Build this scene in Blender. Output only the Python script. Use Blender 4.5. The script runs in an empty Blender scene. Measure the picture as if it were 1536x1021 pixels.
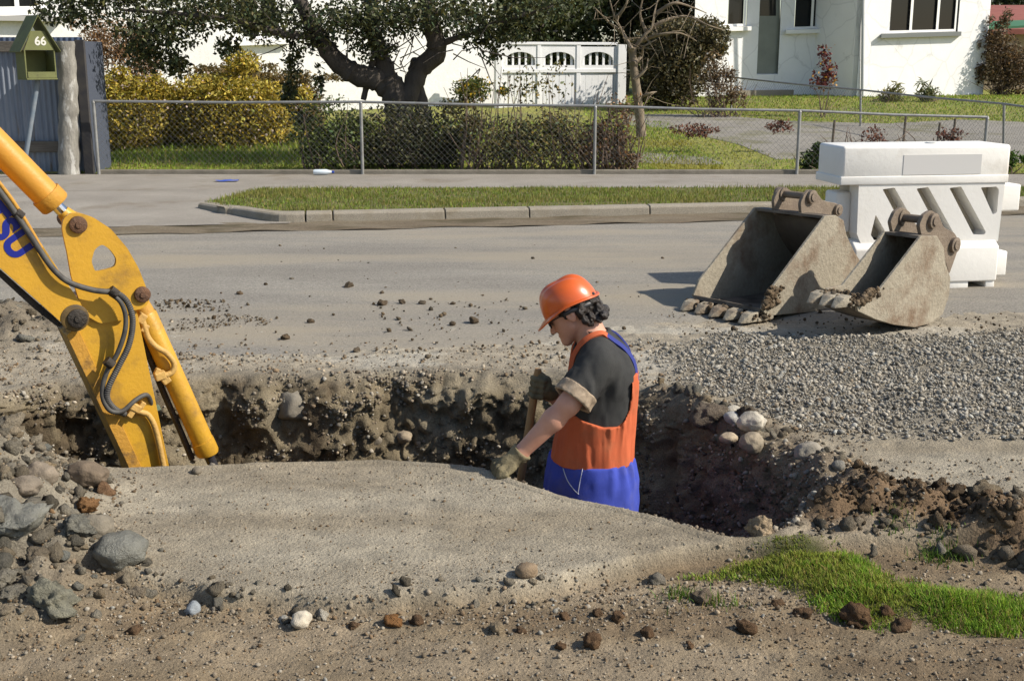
import bpy, bmesh, math, random
import numpy as np
from mathutils import Vector, Matrix
R = math.radians
random.seed(7); rng = np.random.default_rng(7)
scene = bpy.context.scene
COL = scene.collection
# ------------------------------------------------------------------ camera, sky, sun, exposure
F_PX, CAM_H = 1800.0, 1.6
PITCH = math.atan(420.5 / F_PX)
cd = bpy.data.cameras.new('camera'); cam = bpy.data.objects.new('camera', cd); COL.objects.link(cam)
cam.location = (0, 0, CAM_H); cam.rotation_euler = (math.pi/2 - PITCH, 0, 0)
cd.sensor_width = 36; cd.lens = 36 * F_PX / 1536; cd.clip_start = 0.05; cd.clip_end = 2000
scene.camera = cam
SUN_EL, SUN_DIR = R(39), Vector((1, -0.24, 0)).normalized()
sunv = Vector((SUN_DIR.x*math.cos(SUN_EL), SUN_DIR.y*math.cos(SUN_EL), math.sin(SUN_EL)))
w = bpy.data.worlds.new('World'); scene.world = w; w.use_nodes = True
nt = w.node_tree
sky = nt.nodes.new('ShaderNodeTexSky'); sky.sky_type = 'NISHITA'; sky.sun_disc = False
sky.sun_elevation = SUN_EL; sky.sun_rotation = math.atan2(SUN_DIR.x, SUN_DIR.y)
bg = nt.nodes['Background']; bg.inputs['Strength'].default_value = 0.115
nt.links.new(sky.outputs[0], bg.inputs[0])
sl = bpy.data.lights.new('sun', 'SUN'); sl.energy = 5.0; sl.angle = R(0.53); sl.color = (1.0, 0.93, 0.82)
so = bpy.data.objects.new('sun', sl); COL.objects.link(so); so.location = (10, -5, 12)
so.rotation_euler = sunv.to_track_quat('Z', 'Y').to_euler()
vs = scene.view_settings; vs.view_transform = 'Standard'; vs.look = 'None'; vs.exposure = 0.36; vs.gamma = 1
vs.use_curve_mapping = False
scene.cycles.use_denoising = True
scene.cycles.max_bounces = 6; scene.cycles.transparent_max_bounces = 6
# ------------------------------------------------------------------ pixel helpers
CP, SP = math.cos(PITCH), math.sin(PITCH)
def ray(px, py):
    a, b = (px - 768) / F_PX, (510.5 - py) / F_PX
    return Vector((a, CP + b*SP, -SP + b*CP))
def G(px, py, z=0.0):                       # pixel -> horizontal plane
    d = ray(px, py); t = (z - CAM_H) / d.z
    return Vector((d.x*t, d.y*t, z))
def P(px, py, Y):                           # pixel -> vertical plane facing the camera
    d = ray(px, py); t = Y / d.y
    return Vector((d.x*t, Y, CAM_H + d.z*t))
def PL(px, py, o, th, off=0.0):             # pixel -> vertical plane through o turned by th (right end goes away)
    n = Vector((math.sin(th), -math.cos(th), 0)); d = ray(px, py); c = Vector((0, 0, CAM_H))
    t = ((o + n*off) - c).dot(n) / d.dot(n)
    return c + d*t
# ------------------------------------------------------------------ noise
def _h(ix, iy, iz, seed):
    m = 0xFFFFFFFF
    h = (ix.astype(np.int64)*374761393 + iy.astype(np.int64)*668265263 + iz.astype(np.int64)*2147483647 + seed*1274126177) & m
    h = ((h ^ (h >> 13)) * 1274126177) & m
    h = ((h ^ (h >> 16)) * 2246822519) & m
    h = h ^ (h >> 15)
    return (h & 0xFFFFFF) / float(0xFFFFFF) * 2 - 1
def vnoise(p, seed=0):
    p = np.asarray(p, dtype=np.float64); i = np.floor(p).astype(np.int64); f = p - i
    u = f*f*f*(f*(f*6-15)+10); r = 0
    for dx in (0, 1):
        wx = u[:, 0] if dx else 1-u[:, 0]
        for dy in (0, 1):
            wy = u[:, 1] if dy else 1-u[:, 1]
            for dz in (0, 1):
                wz = u[:, 2] if dz else 1-u[:, 2]
                r = r + wx*wy*wz*_h(i[:, 0]+dx, i[:, 1]+dy, i[:, 2]+dz, seed)
    return r
def fbm(p, octv=4, seed=0, gain=0.5):
    p = np.asarray(p, dtype=np.float64); a, s, r = 1.0, 1.0, 0
    for k in range(octv):
        r = r + a*vnoise(p*s + 17.3*k, seed+k); a *= gain; s *= 2.03
    return r
def sstep(a, b, x):
    t = np.clip((x-a)/(b-a), 0, 1); return t*t*(3-2*t)
# ------------------------------------------------------------------ materials
def lin(r, g, b):
    f = lambda c: ((c/255+0.055)/1.055)**2.4 if c/255 > 0.04045 else c/255/12.92
    return (f(r), f(g), f(b), 1)
MATS = {}
def mat(name, c1, c2=None, scale=6, rough=0.85, bump=0.0, bscale=60, metal=0.0, attr=None, dirt=None, dscale=3, dth=(0.5, 0.62),
        trans=0.0, spec=0.3, fine=None, fscale=120, coat=0.0, stretch=None):
    if name in MATS: return MATS[name]
    m = bpy.data.materials.new(name); m.use_nodes = True; t = m.node_tree; N, L = t.nodes, t.links
    b = N['Principled BSDF']; b.inputs['Roughness'].default_value = rough; b.inputs['Metallic'].default_value = metal
    b.inputs['Specular IOR Level'].default_value = spec
    if coat: b.inputs['Coat Weight'].default_value = coat; b.inputs['Coat Roughness'].default_value = 0.15
    tc = N.new('ShaderNodeTexCoord'); vec = tc.outputs['Object']
    if stretch:
        mp = N.new('ShaderNodeMapping'); mp.inputs['Scale'].default_value = stretch; L.new(vec, mp.inputs[0]); vec = mp.outputs[0]
    def noise(s, d=5, r=0.6):
        n = N.new('ShaderNodeTexNoise'); n.inputs['Scale'].default_value = s; n.inputs['Detail'].default_value = d
        n.inputs['Roughness'].default_value = r; L.new(vec, n.inputs['Vector']); return n.outputs['Fac']
    def ramp(fac, p0, p1):
        r = N.new('ShaderNodeValToRGB'); r.color_ramp.elements[0].position = p0; r.color_ramp.elements[1].position = p1
        L.new(fac, r.inputs[0]); return r.outputs[0]
    def mix(fac, a, bb, mode='MIX'):
        x = N.new('ShaderNodeMix'); x.data_type = 'RGBA'; x.blend_type = mode
        for sock, v in ((x.inputs[0], fac), (x.inputs[6], a), (x.inputs[7], bb)):
            if isinstance(v, (float, int)): sock.default_value = v
            elif isinstance(v, tuple): sock.default_value = v
            else: L.new(v, sock)
        return x.outputs[2]
    col = c1
    if attr:
        at = N.new('ShaderNodeAttribute'); at.attribute_name = attr; col = at.outputs['Color']
        if c2 is not None:                                  # c1..c2 act as a multiplying tint
            col = mix(1.0, col, mix(ramp(noise(scale), 0.3, 0.7), c1, c2), 'MULTIPLY')
    elif c2 is not None: col = mix(ramp(noise(scale), 0.3, 0.7), c1, c2)
    if fine is not None: col = mix(1.0, col, mix(ramp(noise(fscale, 3, 0.7), 0.35, 0.65), (fine[0],)*3+(1,), (fine[1],)*3+(1,)), 'MULTIPLY')
    if dirt is not None: col = mix(ramp(noise(dscale, 8, 0.65), *dth), col, dirt)
    if isinstance(col, tuple): b.inputs['Base Color'].default_value = col
    else: L.new(col, b.inputs['Base Color'])
    if bump:
        bp = N.new('ShaderNodeBump'); bp.inputs['Strength'].default_value = bump; bp.inputs['Distance'].default_value = 0.02
        L.new(noise(bscale, 6, 0.65), bp.inputs['Height']); L.new(bp.outputs[0], b.inputs['Normal'])
    if trans:
        tr = N.new('ShaderNodeBsdfTranslucent'); ms = N.new('ShaderNodeMixShader'); ms.inputs[0].default_value = trans
        if isinstance(col, tuple): tr.inputs[0].default_value = col
        else: L.new(col, tr.inputs[0])
        L.new(b.outputs[0], ms.inputs[1]); L.new(tr.outputs[0], ms.inputs[2]); L.new(ms.outputs[0], N['Material Output'].inputs['Surface'])
    MATS[name] = m; return m
# ------------------------------------------------------------------ objects
def tag(o, label=None, category=None, group=None, kind=None):
    for k, v in (('label', label), ('category', category), ('group', group), ('kind', kind)):
        if v: o[k] = v
    return o
def empty(name, loc=(0, 0, 0), **kw):
    o = bpy.data.objects.new(name, None); COL.objects.link(o); o.location = loc; o.empty_display_size = 0.1
    return tag(o, **kw)
def link(name, me, m, parent=None, **kw):
    o = bpy.data.objects.new(name, me); COL.objects.link(o)
    if m is not None and not me.materials: me.materials.append(m)
    if parent is not None:
        o.parent = parent
        if parent.type == 'EMPTY': o.matrix_parent_inverse = Matrix.Translation(parent.location).inverted()
    return tag(o, **kw)
def np_mesh(name, V, Fc, smooth=False, col=None):
    """V (n,3); Fc (m,k) constant-size faces; col (n,3) point colour."""
    me = bpy.data.meshes.new(name); V = np.ascontiguousarray(V, dtype=np.float32); Fc = np.ascontiguousarray(Fc, dtype=np.int32)
    me.vertices.add(len(V)); me.vertices.foreach_set('co', V.ravel())
    k = Fc.shape[1]; me.loops.add(Fc.size); me.loops.foreach_set('vertex_index', Fc.ravel())
    me.polygons.add(len(Fc)); me.polygons.foreach_set('loop_start', np.arange(0, Fc.size, k, dtype=np.int32))
    me.polygons.foreach_set('loop_total', np.full(len(Fc), k, dtype=np.int32))
    if smooth: me.polygons.foreach_set('use_smooth', np.ones(len(Fc), dtype=bool))
    me.update(calc_edges=True)
    if col is not None:
        a = me.color_attributes.new('tint', 'FLOAT_COLOR', 'POINT')
        c = np.ones((len(V), 4), dtype=np.float32); c[:, :3] = col; a.data.foreach_set('color', c.ravel())
    return me
class MB:
    """collects shapes; build() links them as one mesh object"""
    def __init__(s): s.v = []; s.f = []
    def add(s, V, Fs):
        o = len(s.v); s.v += [tuple(v) for v in V]; s.f += [tuple(i+o for i in f) for f in Fs]; return s
    def box(s, x0, x1, y0, y1, z0, z1):
        return s.add([(x0,y0,z0),(x1,y0,z0),(x1,y1,z0),(x0,y1,z0),(x0,y0,z1),(x1,y0,z1),(x1,y1,z1),(x0,y1,z1)],
                     [(3,2,1,0),(4,5,6,7),(0,1,5,4),(1,2,6,5),(2,3,7,6),(3,0,4,7)])
    def tube(s, pts, rad, n=8, cap=True):
        pts = [Vector(p) for p in pts]; rad = [rad]*len(pts) if isinstance(rad, (int, float)) else rad
        V, Fs = [], []; t = (pts[1]-pts[0]).normalized(); up = Vector((0,0,1)) if abs(t.z) < 0.9 else Vector((1,0,0))
        u = t.cross(up).normalized()
        for i, p in enumerate(pts):
            t = (pts[min(i+1, len(pts)-1)] - pts[max(i-1, 0)]).normalized()
            u = (u - t*u.dot(t)).normalized(); w_ = t.cross(u)
            for k in range(n):
                a = 2*math.pi*k/n; V.append(p + (u*math.cos(a) + w_*math.sin(a))*rad[i])
        for i in range(len(pts)-1):
            for k in range(n): Fs.append((i*n+k, i*n+(k+1)%n, (i+1)*n+(k+1)%n, (i+1)*n+k))
        if cap: Fs.append(tuple(range(n-1, -1, -1))); Fs.append(tuple((len(pts)-1)*n+k for k in range(n)))
        return s.add(V, Fs)
    def prism(s, front, back):
        n = len(front)
        return s.add(list(front)+list(back), [tuple(range(n)), tuple(range(2*n-1, n-1, -1))] + [((i+1) % n, i, n+i, n+(i+1) % n) for i in range(n)])
    def build(s, name, m, parent=None, smooth=False, bevel=0.0, seg=2, **kw):
        me = bpy.data.meshes.new(name); me.from_pydata(s.v, [], s.f); 
        bm = bmesh.new(); bm.from_mesh(me); bmesh.ops.recalc_face_normals(bm, faces=bm.faces)
        if bevel:
            es = [e for e in bm.edges if len(e.link_faces) == 2 and e.calc_face_angle(0) > 0.5]
            bmesh.ops.bevel(bm, geom=es, offset=bevel, segments=seg, profile=0.5, affect='EDGES', clamp_overlap=True)
        for f in bm.faces: f.smooth = smooth
        if smooth:
            for e in bm.edges:
                if len(e.link_faces) == 2 and e.calc_face_angle(0) > 0.7: e.smooth = False
        bm.to_mesh(me); bm.free(); me.update()
        return link(name, me, m, parent, **kw)
def catmull(pts, k=6):
    pts = [Vector(p) for p in pts]; out = []
    for i in range(len(pts)-1):
        a, b, c, d = pts[max(i-1, 0)], pts[i], pts[i+1], pts[min(i+2, len(pts)-1)]
        for j in range(k):
            t = j/k
            out.append(0.5*((2*b) + (c-a)*t + (2*a-5*b+4*c-d)*t*t + (3*b-a-3*c+d)*t**3))
    out.append(pts[-1]); return out
# ------------------------------------------------------------------ signed-distance bodies (surface nets)
def sd_cap(p, a, b, ra, rb):
    a, b = np.array(a, float), np.array(b, float); ab = b-a; t = np.clip(((p-a)@ab)/(ab@ab), 0, 1)
    return np.linalg.norm(p-(a+t[:, None]*ab), axis=1) - (ra+(rb-ra)*t)
def sd_ell(p, c, r, M=None):
    q = p-np.array(c, float)
    if M is not None: q = q@np.array(M)           # rows of q into local axes (columns of M)
    r = np.array(r, float); k = np.linalg.norm(q/r, axis=1); return (k-1)*r.min()
def smin(a, b, k):
    h = np.clip(0.5+0.5*(b-a)/k, 0, 1); return b+(a-b)*h - k*h*(1-h)
def nets(fn, lo, hi, res):
    lo, hi = np.array(lo, float), np.array(hi, float); n = np.maximum(((hi-lo)/res).astype(int)+1, 4)
    ax = [lo[i]+res*np.arange(n[i]) for i in range(3)]
    K = 4; m = -(-n//K); cax = [lo[i]+res*(K*np.arange(m[i])+(K-1)/2) for i in range(3)]
    C = np.stack([g.ravel() for g in np.meshgrid(*cax, indexing='ij')], 1); Dc = fn(C).reshape(m)
    D = np.repeat(np.repeat(np.repeat(Dc, K, 0), K, 1), K, 2)[:n[0], :n[1], :n[2]].copy()
    near = np.abs(D) < res*K*1.9+0.012; ix = np.argwhere(near); D[near] = fn(lo+ix*res)
    S = D < 0; c = np.zeros(n-1, int)
    offs = [(i, j, k) for i in (0, 1) for j in (0, 1) for k in (0, 1)]
    sl_ = lambda o: tuple(slice(o[i], n[i]-1+o[i]) for i in range(3))
    for o in offs: c += S[sl_(o)]
    act = (c > 0) & (c < 8); idx = -np.ones(n-1, int); idx[act] = np.arange(act.sum())
    ps = np.zeros((*(n-1), 3)); cnt = np.zeros(n-1)
    for a in range(3):
        for o in offs:
            if o[a]: continue
            o2 = list(o); o2[a] = 1; d0, d1 = D[sl_(o)], D[sl_(o2)]; cr = (d0 < 0) != (d1 < 0)
            t = np.where(cr, d0/np.where(cr, d0-d1, 1), 0)
            for b in range(3): ps[..., b] += np.where(cr, (t if b == a else o[b]), 0)
            cnt += cr
    V = (ps[act]/cnt[act][:, None] + np.argwhere(act))*res + lo
    Q = []
    for a in range(3):
        b, c_ = (a+1) % 3, (a+2) % 3
        s0 = [slice(None)]*3; s1 = [slice(None)]*3
        s0[a] = slice(0, n[a]-1); s1[a] = slice(1, n[a])
        cr = S[tuple(s0)] != S[tuple(s1)]
        g = np.argwhere(cr); 
        g = g[(g[:, b] > 0) & (g[:, c_] > 0) & (g[:, b] < n[b]-1) & (g[:, c_] < n[c_]-1)]
        fl = S[tuple(s0)][tuple(g.T)]
        def at(db, dc):
            h = g.copy(); h[:, b] -= db; h[:, c_] -= dc; return idx[tuple(h.T)]
        q = np.stack([at(1, 1), at(0, 1), at(0, 0), at(1, 0)], 1); q[~fl] = q[~fl][:, ::-1]; Q.append(q)
    return V, np.concatenate(Q)
def sdf_obj(name, fn, lo, hi, res, m, parent=None, col=None, **kw):
    V, Q = nets(fn, lo, hi, res)
    return link(name, np_mesh(name, V, Q, True, None if col is None else col(V)), m, parent, **kw)
# ------------------------------------------------------------------ scattered pieces
def ico(sub):
    bm = bmesh.new(); bmesh.ops.create_icosphere(bm, subdivisions=sub, radius=1)
    V = np.array([v.co[:] for v in bm.verts]); Fs = np.array([[v.index for v in f.verts] for f in bm.faces]); bm.free(); return V, Fs
ICO = {1: ico(1), 2: ico(2), 3: ico(3), 4: ico(4)}
def stone_shape(sub, seed, rough=0.25, flat=0.7, angular=0.0):
    V, Fs = ICO[sub]; r = np.random.default_rng(seed)
    s = np.array([1, r.uniform(0.7, 1.0), r.uniform(flat-0.12, flat+0.12)])
    d = 1+rough*fbm(V*1.3+seed*3.1, 3, seed) + 0.12*rough*fbm(V*6+seed, 2, seed)
    Q = V*d[:, None]
    if angular:                                              # flattened facets
        for _ in range(7):
            nrm = r.normal(size=3); nrm /= np.linalg.norm(nrm); k = r.uniform(0.55, 0.85); e = Q@nrm-k; Q = Q-np.outer(np.maximum(e, 0)*angular, nrm)
    return Q*s, Fs
def rot_rand(n, r, tilt=1.0):
    a = r.uniform(0, 2*np.pi, n); b = r.normal(0, 0.5*tilt, n); c = r.normal(0, 0.5*tilt, n)
    ca, sa, cb, sb, cc, sc = np.cos(a), np.sin(a), np.cos(b), np.sin(b), np.cos(c), np.sin(c)
    M = np.empty((n, 3, 3))
    M[:, 0, 0] = ca*cb; M[:, 0, 1] = ca*sb*sc-sa*cc; M[:, 0, 2] = ca*sb*cc+sa*sc
    M[:, 1, 0] = sa*cb; M[:, 1, 1] = sa*sb*sc+ca*cc; M[:, 1, 2] = sa*sb*cc-ca*sc
    M[:, 2, 0] = -sb; M[:, 2, 1] = cb*sc; M[:, 2, 2] = cb*cc
    return M
def scatter(name, pos, size, cols, m, sub=1, rough=0.3, flat=0.7, angular=0.6, seed=1, smooth=False, **kw):
    """one joined mesh of many loose stones; cols (n,3)"""
    r = np.random.default_rng(seed); n = len(pos); shp = [stone_shape(sub, seed*31+k, rough, flat, angular) for k in range(10)]
    M = rot_rand(n, r); pick = r.integers(0, 10, n); VV, FF, CC, off = [], [], [], 0
    for k in range(10):
        ii = np.where(pick == k)[0]
        if not len(ii): continue
        V, Fs = shp[k]; W_ = np.einsum('nij,vj->nvi', M[ii], V)*size[ii][:, None, None] + pos[ii][:, None, :]
        VV.append(W_.reshape(-1, 3)); FF.append((Fs[None]+(np.arange(len(ii))*len(V))[:, None, None]).reshape(-1, 3)+off)
        CC.append(np.repeat(cols[ii], len(V), 0)); off += len(ii)*len(V)
    return link(name, np_mesh(name, np.concatenate(VV), np.concatenate(FF), smooth, np.concatenate(CC)), m, **kw)
def leaves(name, pos, size, cols, m, parent=None, seed=1, aspect=0.5, droop=0.0, nrm=None, **kw):
    """one joined mesh of folded leaves"""
    r = np.random.default_rng(seed); n = len(pos); d = r.normal(size=(n, 3)); d[:, 2] -= droop; d /= np.linalg.norm(d, axis=1)[:, None]
    e = r.normal(size=(n, 3)); s = np.cross(d, e); s /= np.linalg.norm(s, axis=1)[:, None]; u = np.cross(s, d)
    L_ = size[:, None]; V = np.empty((n, 6, 3))
    V[:, 0] = pos; V[:, 1] = pos+d*L_*0.4+s*L_*aspect*0.5+u*L_*0.08; V[:, 2] = pos+d*L_
    V[:, 3] = pos+d*L_*0.4-s*L_*aspect*0.5+u*L_*0.08; V[:, 4] = pos+d*L_*0.45-u*L_*0.06; V[:, 5] = V[:, 4]
    b = np.arange(n)[:, None]*6
    Fs = np.concatenate([b+[0, 1, 4], b+[1, 2, 4], b+[0, 4, 3], b+[4, 2, 3]])
    return link(name, np_mesh(name, V.reshape(-1, 3), Fs, False, np.repeat(cols, 6, 0)), m, parent, **kw)
def blades(name, pos, h, wd, cols, m, seed=1, lean=0.35, seg=3, **kw):
    r = np.random.default_rng(seed); n = len(pos); a = r.uniform(0, 2*np.pi, n); l = np.abs(r.normal(lean, 0.25, n))*h
    dx = np.stack([np.cos(a), np.sin(a), 0*a], 1); b = a+r.normal(np.pi/2, 0.4, n); sx = np.stack([np.cos(b), np.sin(b), 0*b], 1)
    V = np.empty((n, 2*seg+1, 3))
    for k in range(seg):
        t = k/seg; c = pos+dx*(l*t*t)[:, None]; c[:, 2] += h*t*(1-0.25*t*l/np.maximum(h, 1e-6)); wk = (wd*(1-0.75*t))[:, None]*0.5
        V[:, 2*k] = c-sx*wk; V[:, 2*k+1] = c+sx*wk
    c = pos+dx*l[:, None]; c[:, 2] += h*(1-0.25*l/np.maximum(h, 1e-6)); V[:, 2*seg] = c
    base = np.arange(n)[:, None]*(2*seg+1); T = []
    for k in range(seg-1): T += [base+[2*k, 2*k+1, 2*k+3], base+[2*k, 2*k+3, 2*k+2]]
    T.append(base+[2*seg-2, 2*seg-1, 2*seg])
    return link(name, np_mesh(name, V.reshape(-1, 3), np.concatenate(T), False, np.repeat(cols, 2*seg+1, 0)), m, **kw)
def tints(n, base, var=0.25, hue=0.08, seed=1):
    r = np.random.default_rng(seed); c = np.array(base[:3], float)[None]*(1+r.normal(0, var, n))[:, None]*(1+r.normal(0, hue, (n, 1))*np.array([[.8, 0, -1]]))
    return np.clip(c, 0.005, 0.9)
# ================================================================== GROUND
ZP = 0.09                                          # height of berm and footpath above the road
KA, KB = G(405, 338), G(1145, 322)                 # kerb foot line
KD = (KB-KA).normalized(); KN = Vector((-KD.y, KD.x, 0))
def kerb_y(x): return KA.y + (np.asarray(x)-KA.x)*KD.y/KD.x
FENCE_Y = G(600, 262, ZP).y
def garden(y): return ZP + 0.62*np.clip((np.asarray(y, float)-FENCE_Y-0.6)/12.0, 0, 1)
def GH(px, py):                                    # pixel -> sloping garden
    d = ray(px, py); a_, b_ = 14.0, 70.0
    for _ in range(50):
        m_ = (a_+b_)/2; a_, b_ = (m_, b_) if CAM_H+d.z*m_/d.y > float(garden(m_)) else (a_, m_)
    return Vector((d.x*a_/d.y, a_, float(garden(a_))))
TR_PX = [(-420,706),(-200,706),(0,704),(150,702),(250,701),(330,698),(450,694),(560,691),(650,694),(725,702),(800,731),(850,746),(930,760),(1000,777),(1060,799),(1105,808),(1150,803),
         (1205,783),(1262,742),(1215,700),(1130,655),(1045,622),(985,596),(940,577),(840,562),(720,556),(600,554),(470,563),(330,562),(200,574),(90,570),(0,590),(-200,590),(-420,590)]
TR = np.array([G(*q)[:2] for q in TR_PX])
FLOOR = -1.03
def poly_sd(x, y, poly):                           # signed distance, negative inside
    d = np.full(x.shape, 1e9); ins = np.zeros(x.shape, bool); n = len(poly)
    for i in range(n):
        ax, ay = poly[i]; bx, by = poly[(i+1) % n]; ex, ey = bx-ax, by-ay
        t = np.clip(((x-ax)*ex+(y-ay)*ey)/(ex*ex+ey*ey), 0, 1); d = np.minimum(d, np.hypot(x-ax-t*ex, y-ay-t*ey))
        c = (ay > y) != (by > y); ins ^= c & (x < (bx-ax)*(y-ay)/(by-ay+1e-12)+ax)
    return np.where(ins, -d, d)
def line_d(x, y, pts):
    d = np.full(x.shape, 1e9)
    for (ax, ay), (bx, by) in zip(pts[:-1], pts[1:]):
        ex, ey = bx-ax, by-ay; t = np.clip(((x-ax)*ex+(y-ay)*ey)/(ex*ex+ey*ey), 0, 1); d = np.minimum(d, np.hypot(x-ax-t*ex, y-ay-t*ey))
    return d
gx = lambda L: np.array([G(*q)[:2] for q in L])
SLAB = gx([(-300,900),(150,850),(250,870),(350,885),(470,897),(620,886),(780,872),(900,852),(1000,832),(1100,816),(1300,806),(1700,806)])
MND = gx([(60,985),(140,935),(215,880),(235,800),(205,730),(185,705),(180,690)])          # foot of the left heap, near to far
RIDGE = gx([(1245,765),(1330,760),(1430,768),(1540,800),(1700,835)])
RIM = gx([(1000,600),(1070,622),(1150,655),(1230,700),(1275,735)])
GRAV = gx([(935,510),(1100,500),(1300,505),(1800,470),(1950,640),(1536,665),(1250,665),(1130,640),(1030,590)])
GRASS = gx([(1015,842),(1090,812),(1150,800),(1235,796),(1330,835),(1420,850),(1560,870),(1800,880),(1800,960),(1560,930),(1440,925),(1330,920),(1235,900),(1200,880),(1100,850)])
def masks(x, y):
    n1 = fbm(np.stack([x*3, y*3, 0*x], 1), 4, 3); M = {}
    M['n'] = n1
    M['slab'] = sstep(-0.025, 0.02, y-np.interp(x, SLAB[:, 0], SLAB[:, 1])+0.035*n1)
    e = np.interp(y, MND[:, 1], MND[:, 0], left=-9, right=MND[-1, 0])
    M['heap'] = sstep(-0.06, 1.0, e-x+0.08*n1)*sstep(2.9, 3.5, y)*(1-sstep(4.7, 5.4, y))
    c2 = G(-30, 505); M['heap2'] = np.exp(-((x-c2.x)/0.62)**2-((y-c2.y)/0.5)**2)
    M['ridge'] = np.exp(-(line_d(x, y, RIDGE)/(0.17+0.05*n1))**2)
    M['rim'] = np.exp(-(line_d(x, y, RIM)/0.13)**2)
    M['grav'] = sstep(-0.14, 0.42, -poly_sd(x, y, GRAV)+0.09*n1)
    M['grass'] = sstep(0.03, 0.14, -poly_sd(x, y, GRASS)+0.06*n1)
    M['tr'] = poly_sd(x, y, TR)
    return M
def ground_z(x, y, M=None, fine=True):
    x = np.asarray(x, float); y = np.asarray(y, float); M = M or masks(x, y); n1 = M['n']
    near = (1-sstep(8.5, 11, y))
    z = -0.055*(1-M['slab'])*near + 0.010*n1*near*(1-.6*M['slab'])
    P3 = np.stack([x, y, 0*x], 1)
    rough = fbm(P3*7, 5, 11, 0.6); lump = np.abs(fbm(P3*4.2, 4, 21, 0.6))
    z += M['heap']*(0.30+0.10*rough+0.12*lump) + M['heap2']*(0.17+0.05*rough)
    z += M['ridge']*(0.055+0.045*rough+0.04*lump) + M['rim']*(0.05+0.035*rough)
    z += M['grav']*(0.022+0.008*rough+0.012*n1) + M['grass']*0.02
    sm = M['slab']*(1-np.clip(M['heap']*4, 0, 1))*(M['tr'] > 0)*(y < 4.9)
    z += near*0.005*fbm(P3*22, 4, 31, 0.65)*(1-.72*sm)
    ky = kerb_y(x)
    z = np.where(y > 9.0, -0.03+(garden(y))*sstep(0.7, 1.6, y-ky), z)
    z = np.where((y > 6.6) & (y <= 9.0), z*(1-sstep(7.2, 8.8, y))-0.03*sstep(7.2, 8.8, y), z)
    return z
def axis(f0, f1, st, lo, hi, g=1.25):
    a = list(np.arange(f0, f1, st)); s = st
    while a[-1] < hi: s *= g; a.append(a[-1]+s)
    s = st; b = []; c = f0
    while c > lo: s *= g; c -= s; b.append(c)
    return np.array(b[::-1]+a)
xs, ys = axis(-3.3, 3.7, 0.016, -300, 300), axis(2.4, 7.3, 0.016, -30, 500, 1.12)
X, Y = np.meshgrid(xs, ys); x, y = X.ravel(), Y.ravel(); M = masks(x, y); z = ground_z(x, y, M)
def cmix(c, m, k): return c*(1-m[:, None])+np.array(k)[None]*m[:, None]
def zone_col(x, y, M):
    n2 = fbm(np.stack([x*1.6, y*4.5, 0*x+5], 1), 4, 41); n3 = fbm(np.stack([x*9, y*14, 0*x], 1), 3, 43)
    c = np.tile(np.array([0.235, 0.185, 0.122]), (len(x), 1))                        # brown foreground dirt
    c = cmix(c, sstep(-0.1, 0.6, n2), (0.258, 0.208, 0.145))
    c = cmix(c, sstep(0.1, 0.7, -n2)*0.7, (0.16, 0.118, 0.075))
    sl_c = np.tile(np.array([0.305, 0.268, 0.205]), (len(x), 1)); sl_c = cmix(sl_c, sstep(0, 0.8, n2)*0.5, (0.37, 0.335, 0.265)); sl_c = cmix(sl_c, sstep(0, 0.8, -n2)*0.55, (0.25, 0.21, 0.15))
    c = c*(1-M['slab'][:, None])+sl_c*M['slab'][:, None]
    far = sstep(5.2, 6.3, y); fc = np.tile(np.array([0.33, 0.29, 0.225]), (len(x), 1)); fc = cmix(fc, sstep(0, 0.7, n2), (0.39, 0.36, 0.30)); c = c*(1-far[:, None])+fc*far[:, None]
    c = cmix(c, np.clip(M['heap']*2.2, 0, 1), (0.185, 0.165, 0.13)); c = cmix(c, np.clip(M['heap2']*1.5, 0, 1), (0.17, 0.145, 0.11))
    c = cmix(c, M['grav'], (0.25, 0.225, 0.18)); c = cmix(c, np.clip(M['ridge']*1.6, 0, 1), (0.165, 0.112, 0.068))
    c = cmix(c, np.clip(M['rim']*0.8, 0, 1), (0.19, 0.15, 0.105)); c = cmix(c, M['grass'], (0.07, 0.075, 0.03))
    rim = np.exp(-np.clip(M['tr'], 0, 9)/0.07)*(y > 4.9); c = cmix(c, np.clip(rim*1.2, 0, 1), (0.2, 0.175, 0.135))
    c = cmix(c, (y > FENCE_Y).astype(float), (0.15, 0.16, 0.045))
    return c*(1+0.13*n3)[:, None]
cols = zone_col(x, y, M)
nx, ny = len(xs), len(ys); I = np.arange(nx*ny).reshape(ny, nx)
Q = np.stack([I[:-1, :-1], I[:-1, 1:], I[1:, 1:], I[1:, :-1]], -1).reshape(-1, 4)
cx_, cy_ = x[Q].mean(1), y[Q].mean(1); keep = ~((np.abs(cx_) < 6) & (cy_ > 3) & (cy_ < 7))
k2 = np.where(~keep)[0]; keep[k2] = poly_sd(cx_[k2], cy_[k2], TR) > -0.001; Q = Q[keep]
EARTH = mat('earth', (0.8, 0.8, 0.8, 1), (1.12, 1.1, 1.06, 1), 14, 0.95, 0.7, 70, attr='tint', spec=0.12, fine=(0.66, 1.22), fscale=190)
link('ground', np_mesh('ground', np.stack([x, y, z], 1), Q, True, cols), EARTH, kind='structure', label='bare brown earth of the dug up roadside')
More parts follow.
